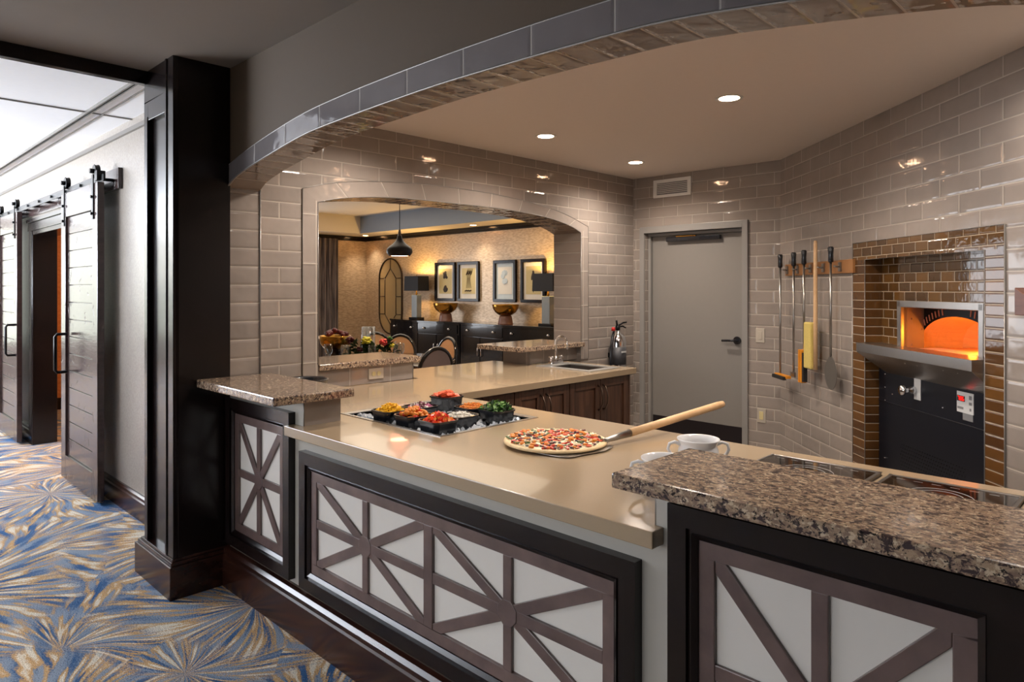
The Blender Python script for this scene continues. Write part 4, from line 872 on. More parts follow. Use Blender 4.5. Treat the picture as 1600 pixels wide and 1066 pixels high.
for gx, gy, dz, kind, bl, nm, lb in foods:
    x_ = BX[0] + gx * .18; y_ = BY[0] + gy * .183; z_ = .862 + dz
    if bm0 is None:
        bo = bin_mesh().build('food_bin', M['blackpl'], None, (x_, y_, z_)); bm0 = bo
    else:
        bo = bm0.copy(); COL.objects.link(bo); bo.location = (x_, y_, z_)
    tag(bo, 'square black plastic food bin ' + bl, 'food bin', 'black food bins in the cold well')
    b = MB(); mats = [M['whitech']]
    def heap(n, hgt, fn, spread=.052):
        for i in range(n):
            a = random.uniform(-1, 1); c = random.uniform(-1, 1)
            hh = (hgt + .012) * (1 - .5 * (a * a + c * c)); fn(a * spread, c * spread, .092 + max(0, random.uniform(.3, 1) * hh))
    def shred(x, y, z, mi=None, L_=.014, r=.0022):
        a = random.uniform(0, 2 * PI); t_ = random.uniform(-.4, .4); v = Vector((math.cos(a), math.sin(a), t_)).normalized(); u_ = v.orthogonal().normalized()
        b.obox((x, y, z), v, u_, v.cross(u_), random.uniform(.5, 1) * L_, r, r * .7, mi if mi is not None else random.randrange(len(mats)))
    def cube(x, y, z, s=.006):
        v = Vector((random.uniform(-1, 1), random.uniform(-1, 1), random.uniform(-1, 1))).normalized(); u_ = v.orthogonal().normalized()
        b.obox((x, y, z), v, u_, v.cross(u_), s * random.uniform(.7, 1.3), s, s * .8, random.randrange(len(mats)))
    fill = {'yellow': M['yellow'], 'chicken': M['orangep'], 'red': M['redfood'], 'onion': M['onion'], 'white': M['whitech'], 'salami': M['salami'], 'orange': M['orangep'], 'greens': M['leaf']}[kind]
    mats = [fill]
    b.prism([(p[0], p[1]) for p in octo(.058, .058, .015)], .02, .088 if kind != 'onion' else .08, 'z', 0)
    if kind == 'yellow': heap(420, .035, lambda x, y, z: shred(x, y, z, 0))
    if kind == 'white': heap(260, .018, lambda x, y, z: shred(x, y, z, 0))
    if kind == 'orange': heap(200, .025, lambda x, y, z: shred(x, y, z, 0))
    if kind == 'chicken':
        mats = [M['orangep'], M['redp']]
        for i in range(56): a, c = random.uniform(-1, 1), random.uniform(-1, 1); b.blob((a * .05, c * .05, .098 + .046 * (1 - .5 * (a * a + c * c)) * random.uniform(.3, 1)), random.uniform(.009, .015), .8, 7, 1 if (random.random() < .12 or (a < -.2 and random.random() < .45)) else 0, .2)
    if kind == 'red': mats = [M['redfood'], M['redp'], M['orangep']]; heap(230, .034, lambda x, y, z: cube(x, y, z, .0065))
    if kind == 'onion': mats = [M['onion'], M['whitech'], M['fdark']]; heap(110, .02, lambda x, y, z: cube(x, y, z, .006), .05)
    if kind == 'salami':
        mats = [M['salami'], M['pepperoni']]
        for i in range(40):
            a, c = random.uniform(-1, 1), random.uniform(-1, 1); r_ = .017; tl = random.uniform(-.5, .5)
            b.obox((a * .045, c * .045, .10 + .025 * random.random()), Vector((1, 0, tl)).normalized(), (0, 1, 0), Vector((-tl, 0, 1)).normalized(), r_, r_, .0015, i % 2)
    if kind == 'greens':
        mats = [M['leaf'], M['leaf2'], M['fleaf']]
        for i in range(150):
            a, c = random.uniform(-1, 1), random.uniform(-1, 1); z_0 = .10 + .05 * (1 - .4 * (a * a + c * c)) * random.uniform(.1, 1)
            v = Vector((random.uniform(-1, 1), random.uniform(-1, 1), random.uniform(-.6, .8))).normalized(); u_ = v.orthogonal().normalized(); w3 = v.cross(u_); p0 = Vector((a * .062, c * .062, z_0)); s_ = random.uniform(.012, .02)
            b.face([p0 - v * s_, p0 - u_ * s_ * .5 + w3 * .003, p0 + v * s_, p0 + u_ * s_ * .5 + w3 * .003], i % 3)
    tag(b.build(nm, mats, None, (x_, y_, z_)), lb, 'food', kind='stuff')

# ------------------------------------------------------------------ pizza, peel, mugs, cooktops
px_, py_ = -1.79, 2.075
t = thing('pizza_peel', 'pizza peel with steel blade and light wooden handle sticking off the counter', 'pizza peel', (-1.62, 2.17, .93), 0)
P = [(-.03, .02), (.03, .02), (.045, -.02), (.055, -.07), (.03, -.19)] + [(-.10 + .13 * math.cos(a), -.22 - .05 * math.sin(a)) for a in [PI * k / 8 for k in range(9)]] + [(-.22, -.07), (-.05, -.02)]
MB().prism(P, .004, .0065, 'z').build('blade', M['steel'], t)
hd = Vector((.075, .83, .055)).normalized()
p0 = Vector((-.005, .0, .022)); 
MB().tube([p0, p0 + hd * .03, p0 + hd * .06, p0 + hd * .17], [.010, .010, .012, .016], 14).build('ferrule', M['steel'], t)
MB().tube([p0 + hd * .16, p0 + hd * .4, p0 + hd * .80, p0 + hd * .835], [.0165, .0165, .017, .014], 16).build('handle', M['lwood'], t)
t = thing('pizza', 'uncut pizza topped with red peppers, black olives and chicken, on the counter', 'pizza', (px_, py_, .9375))
R_ = .206
b = MB(); prof = [(0, 0), (R_ - .01, 0), (R_, .004), (R_ - .001, .010), (R_ - .012, .014), (R_ - .022, .0115), (0, .010)]
b.lathe(prof, n=64); b.build('crust', M['crust'], t)
MB().lathe([(0, .0135), (R_ - .035, .0135), (R_ - .024, .0118), (R_ - .022, .010)], n=64).build('cheese', M['cheese'], t)
b = MB(); mats = [M['pepperoni'], M['olive'], M['redp'], M['orangep'], M['greenp'], M['cheese'], M['fdark']]
for i in range(430):
    r_ = (R_ - .022) * math.sqrt(random.random()); a = random.uniform(0, 2 * PI); x_, y_ = r_ * math.cos(a), r_ * math.sin(a); k = random.choices(range(7), [4, 5, 4, 6, 2, 9, 2])[0]
    q = random.uniform(0, PI); v = Vector((math.cos(q), math.sin(q), random.uniform(-.2, .2))).normalized(); u_ = Vector((-math.sin(q), math.cos(q), random.uniform(-.2, .2))).normalized(); w3 = v.cross(u_)
    z_ = .0155 + random.uniform(0, .004)
    if k == 0: b.lathe([(.011, z_ - .002), (.011, z_), (.009, z_ + .0008)], (x_, y_, 0), 10, k, smooth=False)
    elif k == 1: b.tube([(x_ + .0055 * math.cos(j * PI / 3), y_ + .0055 * math.sin(j * PI / 3), z_ + .001) for j in range(6)], .0022, 5, k, closed=True)
    elif k in (3,): b.blob((x_, y_, z_), random.uniform(.008, .013), .55, 7, k, .15)
    elif k == 5: b.obox((x_, y_, z_), v, u_, w3, .010, .0025, .0012, k)
    else: b.obox((x_, y_, z_), v, u_, w3, random.uniform(.008, .016), .0042, .0025, k)
o = b.build('toppings', mats, t); o['kind'] = 'stuff'

def soup_mug(label, x, y, rz):
    t = thing('soup_mug', label, 'mug', (x, y, .93), rz, 'white soup mugs')
    prof = [(0, .004), (.034, .0), (.038, .002), (.044, .012), (.062, .032), (.070, .052), (.067, .070), (.062, .084), (.065, .096), (.072, .104), (.0715, .107), (.069, .105), (.060, .094), (.058, .084), (.063, .070), (.066, .052), (.058, .034), (.04, .016), (0, .010)]
    MB().lathe(prof, n=36).build('bowl', M['mug'], t)
    for s_ in (-1, 1):
        pts = [(s_ * p, 0, z_) for p, z_ in ((.060, .086), (.080, .094), (.098, .088), (.103, .070), (.093, .052), (.078, .040), (.066, .036))]
        MB().tube(pts, [.007, .006, .0055, .0055, .0055, .006, .007], 10).build('handle', M['mug'], t)
    return t
soup_mug('white two-handled soup mug, fully visible behind the corner of the granite bar', -1.188, 2.126, math.radians(44.39 - 3))
soup_mug('white two-handled soup mug, mostly hidden behind the granite bar corner', -1.125, 1.812, math.radians(44.39 - 5))

for i, (c, lb) in enumerate(zip(CT, ('black glass cooktop nearer the soup mugs', 'black glass cooktop at the right edge of the counter'))):
    t = thing('cooktop', lb, 'cooktop', ((c[0] + c[1]) / 2, (c[2] + c[3]) / 2, .93), 0, 'glass cooktops')
    hx, hy = (c[1] - c[0]) / 2 - .002, (c[3] - c[2]) / 2 - .002
    b = MB(); 
    for x0, x1, y0, y1 in ((-hx, hx, -hy, -hy + .012), (-hx, hx, hy - .012, hy), (-hx, -hx + .012, -hy, hy), (hx - .012, hx, -hy, hy)): b.box(x0, x1, y0, y1, -.02, .010)
    b.build('bezel', M['steel_d'], t, bevel=.003)
    MB().box(-hx + .012, hx - .012, -hy + .012, hy - .012, -.02, .008).build('glass_top', M['cookt'], t)
    b = MB()
    for k in range(6): b.box(-.15 + k * .05, -.125 + k * .05, hy - .04, hy - .037, .008, .0084)
    for r_ in (.06, .085):
        for cy in (-.12, .10): b.tube([(r_ * math.cos(a), cy + r_ * math.sin(a), .008) for a in [2 * PI * j / 32 for j in range(32)]], .0012, 5, closed=True)
    b.build('burner_marks', M['mark'], t)
MB().lathe([(0, 0), (.07, 0), (.10, .012), (.12, .05), (.125, .10), (.13, .105), (.127, .108), (.118, .10), (.09, .016), (0, .008)], n=32).build('serving_bowl', M['blackpl'], None, (-3.56, 1.96, .93)).name
tag(bpy.data.objects['serving_bowl'], 'glossy black round bowl on the side counter, mostly hidden behind the left granite', 'bowl')

# ------------------------------------------------------------------ downlights of the kitchen
def downlight(x, y, z, label, group, mat, power, col, spot=math.radians(160), blend=.9, r=.055, size=.05):
    t = thing('ceiling_downlight', label, 'ceiling light', (x, y, z), 0, group)
    MB().lathe([(r, -.002), (r + .018, -.004), (r + .02, 0)], n=28).build('trim_ring', M['whitepl'], t)
    MB().lathe([(0, -.0025), (r, -.0025)], n=28).build('lamp_disc', mat, t)
    if power:
        l = bpy.data.lights.new('downlight_lamp', 'SPOT'); l.energy = power; l.color = col; l.spot_size = spot; l.spot_blend = blend; l.shadow_soft_size = size
        lo = bpy.data.objects.new('downlight_lamp', l); COL.objects.link(lo); lo.location = (x, y, z - .03)
    return t
WARM = (1., .89, .78)
KP = 90
downlight(-1.79, 3.54, ZK, 'round lit downlight in the kitchen ceiling, nearest and largest', None, M['lamp_on'], KP, WARM)
downlight(-3.14, 3.54, ZK, 'round lit downlight in the kitchen ceiling, left of the three, over the side counter', None, M['lamp_on'], KP, WARM)
downlight(-3.26, 4.80, ZK, 'round lit downlight in the kitchen ceiling, farthest, near the grey door', None, M['lamp_on'], KP, WARM)
hid = 'kitchen downlights hidden behind the arch'
for x_, y_ in ((-3.2, 2.35), (-1.8, 2.35), (-.42, 2.4), (-.42, 3.2)):
    l = bpy.data.lights.new('downlight_lamp', 'SPOT'); l.energy = KP * (.9 if x_ < -3 else .5); l.color = WARM; l.spot_size = math.radians(160); l.spot_blend = .9; l.shadow_soft_size = .05
    lo = bpy.data.objects.new('downlight_lamp', l); COL.objects.link(lo); lo.location = (x_, y_, ZK - .03)

# ------------------------------------------------------------------ dining room beyond the pass-through
YW = 8.70; XW = -13.1; TX = -12.29; TY = 8.03
b = MB(); b.box(-14.2, -3.7, YW, YW + .1, 0, 3.2); struct(b.build('wall_dining_far', M['gold']))
b = MB(); b.box(XW - .1, XW, 2.6, YW, 0, 3.2); struct(b.build('wall_dining_left', M['gold']))
b = MB(); b.box(XW, TX, 2.6, YW, 2.7, 2.76); b.box(TX, -4.08, TY, YW, 2.7, 2.76); b.box(TX, -4.08, 2.6, 3.2, 2.7, 2.76); b.box(-5.0, -4.08, 3.2, TY, 2.7, 2.76)
struct(b.build('ceiling.004', M['ceil_d']))
b = MB(); b.box(TX, TX + .02, 3.2, TY, 2.698, 3.06); b.box(TX, -5.0, TY - .02, TY, 2.698, 3.06, 1); b.box(-5.02, -5.0, 3.2, TY, 2.698, 3.06); b.box(TX, -5, 3.2, 3.22, 2.698, 3.06)
struct(b.build('trim_25', [M['ceil_d'], M['blue']]))
b = MB(); b.box(TX, -5.0, 3.2, TY, 3.05, 3.1); struct(b.build('ceiling.005', M['ceil_d']))
b = MB(); b.box(XW, -4.1, YW - .05, YW, 2.64, 2.70); b.box(XW, -4.1, YW - .025, YW, 2.60, 2.64); b.box(XW, XW + .05, 2.7, YW, 2.64, 2.70); b.box(XW, XW + .025, 2.7, YW, 2.60, 2.64)
struct(b.build('trim_26', M['black'], bevel=.003))
b = MB(); n = 70; y0, y1 = 6.6, 7.92
def cw(i): u = i / n; return XW + .12 + .045 * math.sin(u * 2 * PI * 11), y0 + (y1 - y0) * u
for i in range(n):
    (xa, ya), (xc, yc) = cw(i), cw(i + 1); b.face([(xa, ya, .02), (xc, yc, .02), (xc, yc, 2.62), (xa, ya, 2.62)], 0, smooth=True); b.face([(xa - .006, ya, 2.62), (xc - .006, yc, 2.62), (xc - .006, yc, .02), (xa - .006, ya, .02)], 0, smooth=True)
tag(b.build('curtain', M['curtain']), 'tall dark striped pleated curtain at the left of the dining room', 'curtain')
DL = (1., .82, .58)
downlight(-12.70, 8.42, 2.7, 'small lit downlight in the dining ceiling above the oval mirror corner', None, M['lamp_on2'], 60, DL, math.radians(100))
downlight(-9.21, 8.40, 2.7, 'small lit downlight in the dining ceiling above the botanical pictures', None, M['lamp_on2'], 60, DL, math.radians(100))
# mirror
t = thing('wall_mirror', 'tall oblong mirror with rounded ends and brass glazing bars', 'mirror', (-12.14, YW, .58), 0)
def stad(w_, h_, n=14):
    r = w_; hh = .42
    return [(w_ * math.cos(a), hh + hh * math.sin(a)) for a in [PI + PI * k / n for k in range(n + 1)]] + [(w_ * math.cos(a), h_ - hh + hh * math.sin(a)) for a in [PI * k / n for k in range(n + 1)]]
MB().prism(stad(.40, 1.61), -.02, -.005, 'y').build('glass', M['mirror'], t)
MB().tube([(x_, -.025, z_) for x_, z_ in stad(.405, 1.61)], .016, 8, closed=True).build('frame', M['brassdark'], t)
b = MB()
for pts in ([(-.2, .42), (-.2, 1.19), (0, 1.4), (.2, 1.19), (.2, .42), (0, .2), (-.2, .42)], [(0, 1.4), (0, 1.61)], [(0, .2), (0, 0)], [(-.4, 1.19), (-.2, 1.19)], [(.2, 1.19), (.4, 1.19)], [(-.4, .42), (-.2, .42)], [(.2, .42), (.4, .42)], [(-.4, .8), (-.2, .8)], [(.2, .8), (.4, .8)]):
    for p, q in zip(pts, pts[1:]): b.tube([(p[0], -.024, p[1]), (q[0], -.024, q[1])], .009, 6)
b.build('glazing_bar', M['brassdark'], t)
# sideboards
def sideboard(label, x0, x1):
    w_ = (x1 - x0) / 2; t = thing('sideboard', label, 'sideboard', ((x0 + x1) / 2, YW - .02, 0), 0, 'black bow-front sideboards')
    def front(k=0.): return [(-w_, 0), (-w_, -.38)] + [(-w_ + 2 * w_ * i / 12, -.38 - k - .12 * math.sin(PI * i / 12)) for i in range(1, 12)] + [(w_, -.38), (w_, 0)]
    MB().prism(front()[::-1], .1, .90, 'z').build('body', M['sideb'], t)
    MB().prism([(p[0] * 1.015, p[1] * 1.05 if p[1] < 0 else 0) for p in front()][::-1], .90, .935, 'z').build('top', M['sideb'], t, bevel=.004)
    for sx in (-1, 1):
        for sy in (-.05, -.33): MB().box(sx * (w_ - .06) - .03, sx * (w_ - .06) + .03, sy - .03, sy + .03, 0, .1).build('foot', M['sideb'], t)
    def fy(x): return -.38 - .12 * math.sin(PI * (x + w_) / (2 * w_))
    def curved(xa, xb, za, zb, nm):
        b = MB(); n = 6
        for i in range(n):
            a, c = xa + (xb - xa) * i / n, xa + (xb - xa) * (i + 1) / n
            b.face([(a, fy(a) - .015, za), (c, fy(c) - .015, za), (c, fy(c) - .015, zb), (a, fy(a) - .015, zb)]); b.face([(a, fy(a) - .015, zb), (c, fy(c) - .015, zb), (c, fy(c), zb), (a, fy(a), zb)]); b.face([(a, fy(a), za), (c, fy(c), za), (c, fy(c) - .015, za), (a, fy(a) - .015, za)])
        b.face([(xa, fy(xa), za), (xa, fy(xa) - .015, za), (xa, fy(xa) - .015, zb), (xa, fy(xa), zb)]); b.face([(xb, fy(xb) - .015, za), (xb, fy(xb), za), (xb, fy(xb), zb), (xb, fy(xb) - .015, zb)])
        return b.build(nm, M['sideb'], t)
    for k in range(2):
        a = -w_ + .04 + k * (w_ - .03); c = a + w_ - .05; d = curved(a, c, .72, .875, 'drawer')
        for q in (.18, .82): xx = a + (c - a) * q; MB().blob((xx, fy(xx) - .035, .80), .022).tube([(xx - .03, fy(xx) - .03, .795), (xx + .03, fy(xx) - .03, .795)], .008, 6).build('knob', M['chrome'], d)
    for k in range(4):
        a = -w_ + .04 + k * (w_ * .5 - .012); c = a + w_ * .5 - .03; d = curved(a, c, .14, .69, 'door')
        xx = c - .04 if k % 2 == 0 else a + .04; MB().tube([(xx, fy(xx) - .015, .36), (xx, fy(xx) - .04, .37), (xx, fy(xx) - .04, .51), (xx, fy(xx) - .015, .52)], .007, 6).build('handle', M['chrome'], d)
    return t
sideboard('black bow-front sideboard between the oval mirror and the first pair of pictures', -11.60, -9.475)
sideboard('black bow-front sideboard at the right, behind the granite ledge', -9.44, -7.0)
def table_lamp(label, x):
    t = thing('table_lamp', label, 'lamp', (x, 8.42, .935), 0, 'black-shaded table lamps')
    MB().box(-.135, .135, -.09, .09, 0, .045).build('base', M['sideb'], t, bevel=.004)
    MB().box(-.085, .085, -.06, .06, .045, .49).build('column', M['lampgrey'], t, bevel=.006)
    MB().lathe([(.02, .49), (.02, .52), (.012, .53), (.012, .58)], n=12).build('socket', M['brass'], t)
    b = MB(); w0, w1, z0, z1 = .225, .215, .57, .86
    for k in range(4):
        c = [(-1, -.62), (1, -.62), (1, .62), (-1, .62)]; p, q = c[k], c[(k + 1) % 4]
        b.face([(p[0] * w0, p[1] * w0, z0), (q[0] * w0, q[1] * w0, z0), (q[0] * w1, q[1] * w1, z1), (p[0] * w1, p[1] * w1, z1)])
        b.face([(q[0] * w0 * .98, q[1] * w0 * .98, z0), (p[0] * w0 * .98, p[1] * w0 * .98, z0), (p[0] * w1 * .98, p[1] * w1 * .98, z1), (q[0] * w1 * .98, q[1] * w1 * .98, z1)])
    b.build('shade', M['shade'], t)
    MB().tube([(-.2, 0, .85), (.2, 0, .85)], .004, 6).lathe([(.012, .85), (.008, .88), (0, .885)], n=8).build('finial', M['brass'], t)
    MB().blob((0, 0, .68), .035).build('bulb', M['bulb'], t)
    l = bpy.data.lights.new('table_lamp_light', 'POINT'); l.energy = 64; l.color = (1., .58, .16); l.shadow_soft_size = .04
    lo = bpy.data.objects.new('table_lamp_light', l); COL.objects.link(lo); lo.location = (x, 8.42, .935 + .80)
    return t
table_lamp('table lamp with rectangular black shade beside the oval mirror', -10.90)
table_lamp('table lamp with rectangular black shade at the right, half hidden by the arch', -7.42)
for x_, lb in ((-9.98, 'gold footed bowl under the first pair of pictures'), (-8.38, 'gold footed bowl under the second pair of pictures, right')):
    t = thing('footed_bowl', lb, 'bowl', (x_, 8.40, .935), 0, 'gold footed bowls on the sideboards')
    MB().lathe([(.135, 0), (.13, .01), (.115, .10), (.105, .145), (.09, .15)], n=28).build('foot', M['footbrown'], t)
    MB().lathe([(.06, .145), (.12, .16), (.185, .21), (.22, .27), (.235, .335), (.232, .34), (.225, .335), (.20, .27), (.14, .19), (0, .165)], n=36).build('bowl', M['brass'], t)
# pictures
def picture(label, x0, x1, art):
    w_ = (x1 - x0) / 2; h_ = .755; t = thing('framed_picture', label, 'picture', ((x0 + x1) / 2, YW, 1.305), 0, None); f = .055
    b = MB(); b.box(-w_, w_, -.05, 0, 0, f); b.box(-w_, w_, -.05, 0, h_ - f, h_); b.box(-w_, -w_ + f, -.05, 0, f, h_ - f); b.box(w_ - f, w_, -.05, 0, f, h_ - f)
    b.build('frame', M['black'], t, bevel=.006)
    MB().box(-w_ + f, w_ - f, -.018, -.012, f, h_ - f).build('mat_board', M['matw'] if art != 2 else M['bluemat'], t)
    MB().box(-w_ + f + .055, w_ - f - .055, -.022, -.018, f + .09, h_ - f - .07).build('print', M['parch'] if art != 2 else M['matw'], t)
    b = MB(); y = -.024; cz = h_ / 2
    if art == 0:
        for cz_ in (.25, .50):
            for k in range(14): a = random.uniform(0, 2 * PI); r_ = random.uniform(.01, .06); b.prism([(r_ * math.cos(a) + .03 * math.cos(q), cz_ + r_ * math.sin(a) + .028 * math.sin(q)) for q in [2 * PI * j / 7 for j in range(7)]], y - .0007 * k, y + .002, 'y')
    elif art == 1:
        for k in range(8):
            x_ = -.06 + .02 * k; b.tube([(x_, y, .25), (x_ * .6, y, .42), (x_ + .02, y, .60)], [.002, .003, .001], 4); b.tube([(x_, y, .50 + .01 * (k % 3)), (x_ + .05, y, .62)], [.008, .002], 5)
        for k in range(6): b.blob((-.08 + .03 * k, y, .20 + .01 * (k % 2)), .022, .5, 7)
    elif art == 2:
        for k in range(10): a = random.uniform(0, 2 * PI); b.prism([(.05 * math.cos(a) + .05 * math.cos(q), .45 + .08 * math.sin(a) + .05 * math.sin(q)) for q in [2 * PI * j / 7 for j in range(7)]], y - .0008 * k, y + .001, 'y')
    else:
        b.tube([(.0, y, .18), (.01, y, .40)], .005, 5)
        for k in range(4): a = -.5 + k * .33; b.prism([(a * .03 + .028 * math.sin(q) + a * .05 * math.cos(q), .47 - .085 * math.cos(q)) for q in [2 * PI * j / 10 for j in range(10)]], y - .001 * k, y + .002, 'y')
    b.build('drawing', M['ink'] if art != 2 else M['bluemat'], t)
picture('black-framed picture of two dark flower heads, leftmost of four', -10.62, -10.02, 0)
picture('black-framed botanical print of thin grasses, second of four', -9.945, -9.35, 1)
picture('black-framed pale bluish picture, third of four', -8.957, -8.39, 2)
picture('black-framed picture of a single tulip, rightmost, half behind the lamp', -8.266, -7.70, 3)
# pendant
t = thing('pendant_lamp', 'charcoal teardrop pendant lamp hanging over the dining table', 'pendant lamp', (-5.88, 4.32, 1.89))
MB().lathe([(.105, .0), (.125, .02), (.136, .045), (.132, .075), (.11, .10), (.075, .125), (.045, .155), (.028, .185), (.022, .21), (.02, .215), (.026, .18), (.042, .15), (.07, .12), (.12, .07), (.105, .005)], n=32, caps=False).build('lamp_shade', M['pendm'], t)
MB().lathe([(.02, .2), (.014, .25), (.008, .29)], n=12).build('socket', M['steel_d'], t)
MB().tube([(0, 0, .28), (0, 0, 1.16)], .004, 8).build('cord', M['blackmetal'], t)
MB().lathe([(0, .004), (.10, .004)], n=28).build('diffuser', M['pend_on'], t)
l = bpy.data.lights.new('pendant_light', 'SPOT'); l.energy = 30; l.color = (1, .8, .58); l.spot_size = math.radians(140); l.shadow_soft_size = .08
lo = bpy.data.objects.new('pendant_light', l); COL.objects.link(lo); lo.location = (-5.88, 4.32, 1.87)
# dining table and chairs
tcx, tcy = -6.45, 4.5
t = thing('dining_table', 'dark round dining table laid with glasses and flowers', 'table', (tcx, tcy, 0))
MB().lathe([(0, .715), (.80, .715), (.82, .725), (.82, .745), (.81, .75), (0, .75)], n=48).build('tabletop', M['tablewood'], t)
MB().lathe([(.35, 0), (.33, .04), (.12, .08), (.08, .3), (.10, .6), (.2, .715)], n=24).build('pedestal', M['tablewood'], t)
def chair():
    t = thing('dining_chair', '', 'chair', (0, 0, 0))
    # faces -y (sits looking to -y), back at +y
    MB().lathe([(0, .42), (.235, .42), (.245, .44), (.245, .47), (.23, .49), (0, .50)], n=24).build('seat', M['uph'], t)
    for sx in (-1, 1):
        MB().tube([(sx * .19, -.19, .43), (sx * .20, -.20, 0)], [.022, .014], 8).build('leg', M['chairframe'], t)
        MB().tube([(sx * .18, .19, .43), (sx * .19, .26, 0)], [.022, .014], 8).build('leg', M['chairframe'], t)
    def ov(k, y): return [(.195 * k * math.sin(a), y + .05 * math.cos(a) * .9, .715 + .235 * k * math.cos(a)) for a in [2 * PI * j / 28 for j in range(28)]]
    fr = MB().tube(ov(1, .27), .021, 8, closed=True).tube([(-.14, .23, .56), (-.14, .20, .44)], .016, 8).tube([(.14, .23, .56), (.14, .20, .44)], .016, 8).build('back_frame', M['chairframe'], t)
    b = MB(); A = ov(.92, .255); b.face(A); bk = MB(); c1 = (0, .232, .715)
    for j in range(28): b.face([A[j], A[(j + 1) % 28], c1], 0, smooth=True)
    b.f.pop(0); b.m.pop(0); b.v = b.v
    b.build('backrest', M['uph'], t)
    B2 = ov(.92, .285); b = MB(); c2 = (0, .305, .715)
    for j in range(28): b.face([B2[(j + 1) % 28], B2[j], c2], 0)
    b.build('back_panel', M['uph2'], t)
    return t
ch = chair()
spots = [(-5.38, 4.39, 'dining chair with mauve-grey back, nearest, its rear side toward the pass-through'),
         (-6.37, 5.37, 'dining chair with tan backrest at the right, just behind the mauve-backed chair'),
         (-7.15, 5.26, 'dining chair with tan backrest below the oval mirror, on the far side of the table'),
         (-7.74, 5.30, 'dining chair behind the glass candle holder, only its rounded top showing'),
         (-6.52, 3.52, 'dining chair at the far left of the table, half hidden by the tiled jamb')]
for i, (x_, y_, lb) in enumerate(spots):
    dv = Vector((tcx - x_, tcy - y_, 0)).normalized(); a = math.atan2(dv.y, dv.x) + PI / 2; x_ += dv.x * .27; y_ += dv.y * .27
    if i == 0: o = ch; o.location = (x_, y_, 0); o.rotation_euler = (0, 0, a); o['label'] = lb
    else: o = dup(ch, (x_, y_, 0), a, lb)
    o['group'] = 'chairs around the dining table'
TZ = .75
t = thing('gold_fruit_bowl', 'large gold bowl heaped with dark red fruit on a dark stand on the table', 'bowl', (-6.50, 3.93, TZ))
MB().lathe([(.10, 0), (.09, .02), (.07, .10), (.09, .16), (.10, .165)], n=24).build('stand', M['tablewood'], t)
MB().lathe([(.08, .16), (.12, .165), (.155, .21), (.175, .29), (.172, .295), (.165, .29), (.14, .215), (0, .175)], n=36).build('bowl', M['brass'], t)
b = MB()
for k in range(22): a = random.uniform(0, 2 * PI); r_ = random.uniform(0, .12); b.blob((r_ * math.cos(a), r_ * math.sin(a), .30 + .05 * (1 - r_ / .13)), random.uniform(.025, .036), .9, 9, k % 2, .1)
tag(b.build('dried_fruit', [M['fdark'], M['dryfruit']], None, (-6.50, 3.93, TZ)), 'dark red and black dried fruit heaped in the large gold bowl', 'fruit', kind='stuff')
t = thing('hurricane_candle_holder', 'clear glass cylinder candle holder on the dining table', 'candle holder', (-6.41, 4.29, TZ))
MB().lathe([(0, .0), (.075, .0), (.075, .38), (.071, .38), (.071, .01), (0, .01)], n=32).build('glass_cylinder', M['glassm'], t)
tag(MB().lathe([(.046, .0), (.046, .215), (.04, .22), (0, .215)], n=24).build('pillar_candle', M['wax'], None, (-6.41, 4.29, TZ + .011)), 'thick ivory pillar candle inside the clear glass cylinder', 'candle')
t = thing('flower_arrangement', 'low arrangement of burgundy, yellow-green and coral flowers on the table', 'flowers', (-6.07, 4.07, TZ))
b = MB()
for k in range(150):
    p0 = Vector((random.uniform(-.10, .32), random.uniform(-.10, .3), random.uniform(.02, .25))); v = Vector((random.uniform(-1, 1), random.uniform(-1, 1), random.uniform(-.2, 1))).normalized(); u_ = v.orthogonal().normalized(); s_ = .05
    p0 = Vector((p0.x * .85 - .08, p0.x * .85 - .08 + random.uniform(-.05, .05), p0.z)); b.face([p0 - v * s_, p0 - u_ * s_ * .4, p0 + v * s_, p0 + u_ * s_ * .4])
b.build('foliage', M['fleaf'], t)
R3 = Vector((.7146, .6995, 0))
for d_, z_, r_, mt in ((-.20, .15, .05, 'fdark'), (-.24, .07, .04, 'fwhite'), (-.10, .05, .04, 'fdark'), (-.03, .14, .062, 'fyellow'), (.06, .06, .04, 'fleaf'), (.15, .13, .05, 'fred'), (.24, .09, .035, 'fyellow'), (.22, .17, .03, 'leaf')):
    b = MB(); c_ = R3 * d_ + Vector((0, 0, z_ + .11))
    for k in range(16):
        v = Vector((random.uniform(-1, 1), random.uniform(-1, 1), random.uniform(-.4, 1))).normalized(); b.blob(tuple(c_ + v * r_ * .6), r_ * .42, .7, 7)
    b.build('blossom', M[mt], t)
gl = None
for k, (x_, y_, lb) in enumerate(((-6.10, 3.80, 'stemmed glass at the left of the flowers, in front of the gold bowl'), (-5.72, 4.18, 'stemmed glass at the right end of the flowers'), (-6.35, 3.76, 'stemmed glass at the far left by the tiled jamb'), (-5.92, 4.36, 'stemmed glass just right of the coral flower'), (-5.88, 3.98, 'short tumbler glass standing before the flowers'))):
    if gl is None:
        gl = thing('drinking_glass', lb, 'glass', (x_, y_, TZ), 0, 'drinking glasses on the dining table')
        MB().lathe([(0, 0), (.036, .0), (.03, .006), (.006, .012), (.005, .09), (.025, .105), (.043, .145), (.043, .19), (.038, .225), (.036, .225), (.041, .19), (.041, .147), (.022, .11), (0, .10)], n=20).build('goblet', M['glassm'], gl)
    else: dup(gl, (x_, y_, TZ), 0, lb)
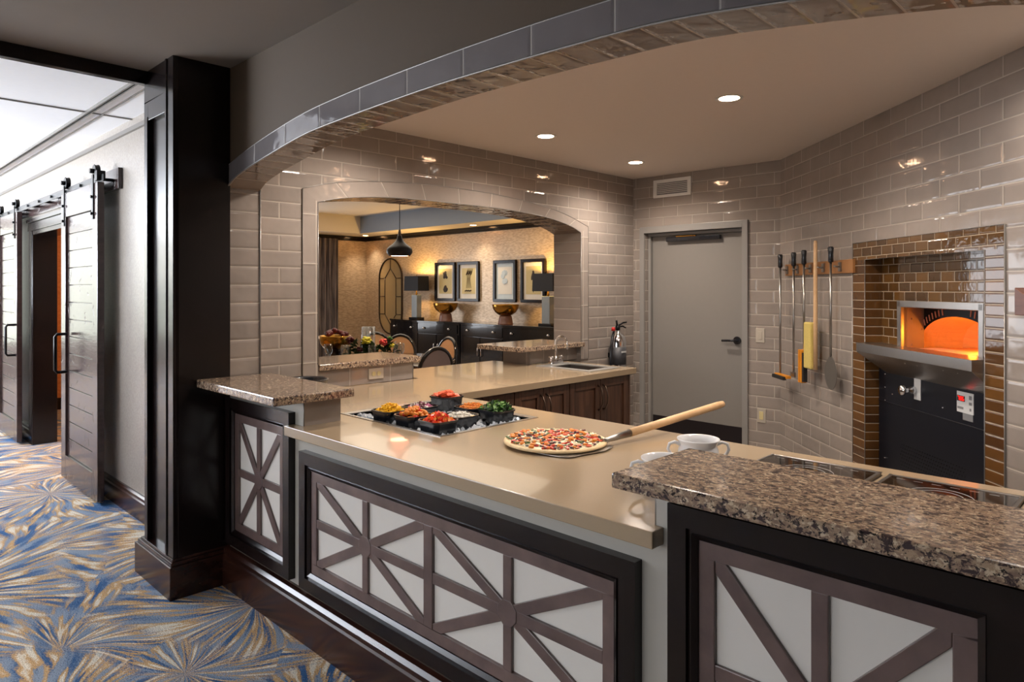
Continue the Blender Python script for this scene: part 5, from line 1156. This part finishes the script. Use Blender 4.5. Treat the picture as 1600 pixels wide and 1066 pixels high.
for x_, y_, lb in ((-6.02, 3.92, 'crumpled taupe napkin left of the flowers'), (-5.74, 4.33, 'crumpled brown napkin at the right end of the table')):
    b = MB()
    for k in range(10): a = random.uniform(0, 2 * PI); b.tube([(0, 0, .02), (.05 * math.cos(a), .05 * math.sin(a), .05), (.10 * math.cos(a), .10 * math.sin(a), .07 + random.uniform(-.02, .03))], [.012, .02, .012], 6)
    tag(b.build('napkin', M['napkin'] if 'taupe' in lb else M['footbrown'], None, (x_, y_, TZ)), lb, 'napkin')

# ------------------------------------------------------------------ lights
def area(name, loc, rot, sx, sy, e, col=(1, 1, 1), spread=PI):
    l = bpy.data.lights.new(name, 'AREA'); l.shape = 'RECTANGLE'; l.size = sx; l.size_y = sy; l.energy = e; l.color = col; l.spread = spread
    o = bpy.data.objects.new(name, l); COL.objects.link(o); o.location = loc; o.rotation_euler = rot; return o
DAY = (.86, .92, 1.)
area('hall_window_daylight', (-10.2, -3.12, 1.75), (math.radians(146), 0, 0), 7.6, 1.6, 2500, DAY, math.radians(150))
area('hall_end_daylight', (-14.1, -.8, 1.6), (math.radians(90), 0, math.radians(-90)), 4.0, 1.9, 50, (.9, 1., .86))
area('front_room_fill', (-2.2, -3.1, 1.3), (math.radians(66), 0, 0), 4.0, 1.6, 42, (.97, .98, 1.), math.radians(95))  # added fill tilted down onto the panels, no window in the rear wall
area('dining_fill', (-8.5, 5.6, 3.03), (0, 0, 0), 5, 3.5, 105, (1., .86, .68))  # added general fill under the tray, not a fixture
area('dining_window', (XW + .3, 5.3, 1.5), (math.radians(90), 0, math.radians(-90)), 2.2, 1.8, 60, (.9, .94, 1.))
area('corridor_light', (-8.4, 2.15, 2.48), (0, 0, 0), 2., .4, 28, (1., .66, .36))
l = bpy.data.lights.new('oven_fire', 'POINT'); l.energy = 3.8; l.color = (1., .36, .03); l.shadow_soft_size = .03
lo = bpy.data.objects.new('oven_fire', l); COL.objects.link(lo); p = onwall(1.90, -(DEP + .27), 1.27); lo.location = p
l = bpy.data.lights.new('oven_fire_mouth', 'POINT'); l.energy = .4; l.color = (1., .36, .03); l.shadow_soft_size = .02
lo = bpy.data.objects.new('oven_fire_mouth', l); COL.objects.link(lo); lo.location = onwall(1.95, -(DEP + .14), 1.23)

w = bpy.data.worlds.new('daylight_world'); scene.world = w; w.use_nodes = True
bg = w.node_tree.nodes['Background']; bg.inputs[0].default_value = (.75, .85, 1, 1); bg.inputs[1].default_value = .6

# ------------------------------------------------------------------ camera
cam = bpy.data.cameras.new('camera'); co = bpy.data.objects.new('camera', cam); COL.objects.link(co)
co.location = (0, 0, 1.55); co.rotation_euler = (math.radians(90), 0, math.radians(44.39))
cam.sensor_width = 36; cam.lens = 1072 / 1600 * 36; cam.shift_y = -82 / 1600; cam.clip_start = .02; cam.clip_end = 60
scene.camera = co
vs = scene.view_settings; vs.view_transform = 'Standard'; vs.look = 'None'; vs.gamma = 1; vs.use_curve_mapping = False; vs.exposure = 0.0
scene.cycles.use_denoising = True
scene.cycles.transparent_max_bounces = 24; scene.cycles.max_bounces = 7; scene.cycles.diffuse_bounces = 4; scene.cycles.glossy_bounces = 4; scene.cycles.sample_clamp_indirect = 4
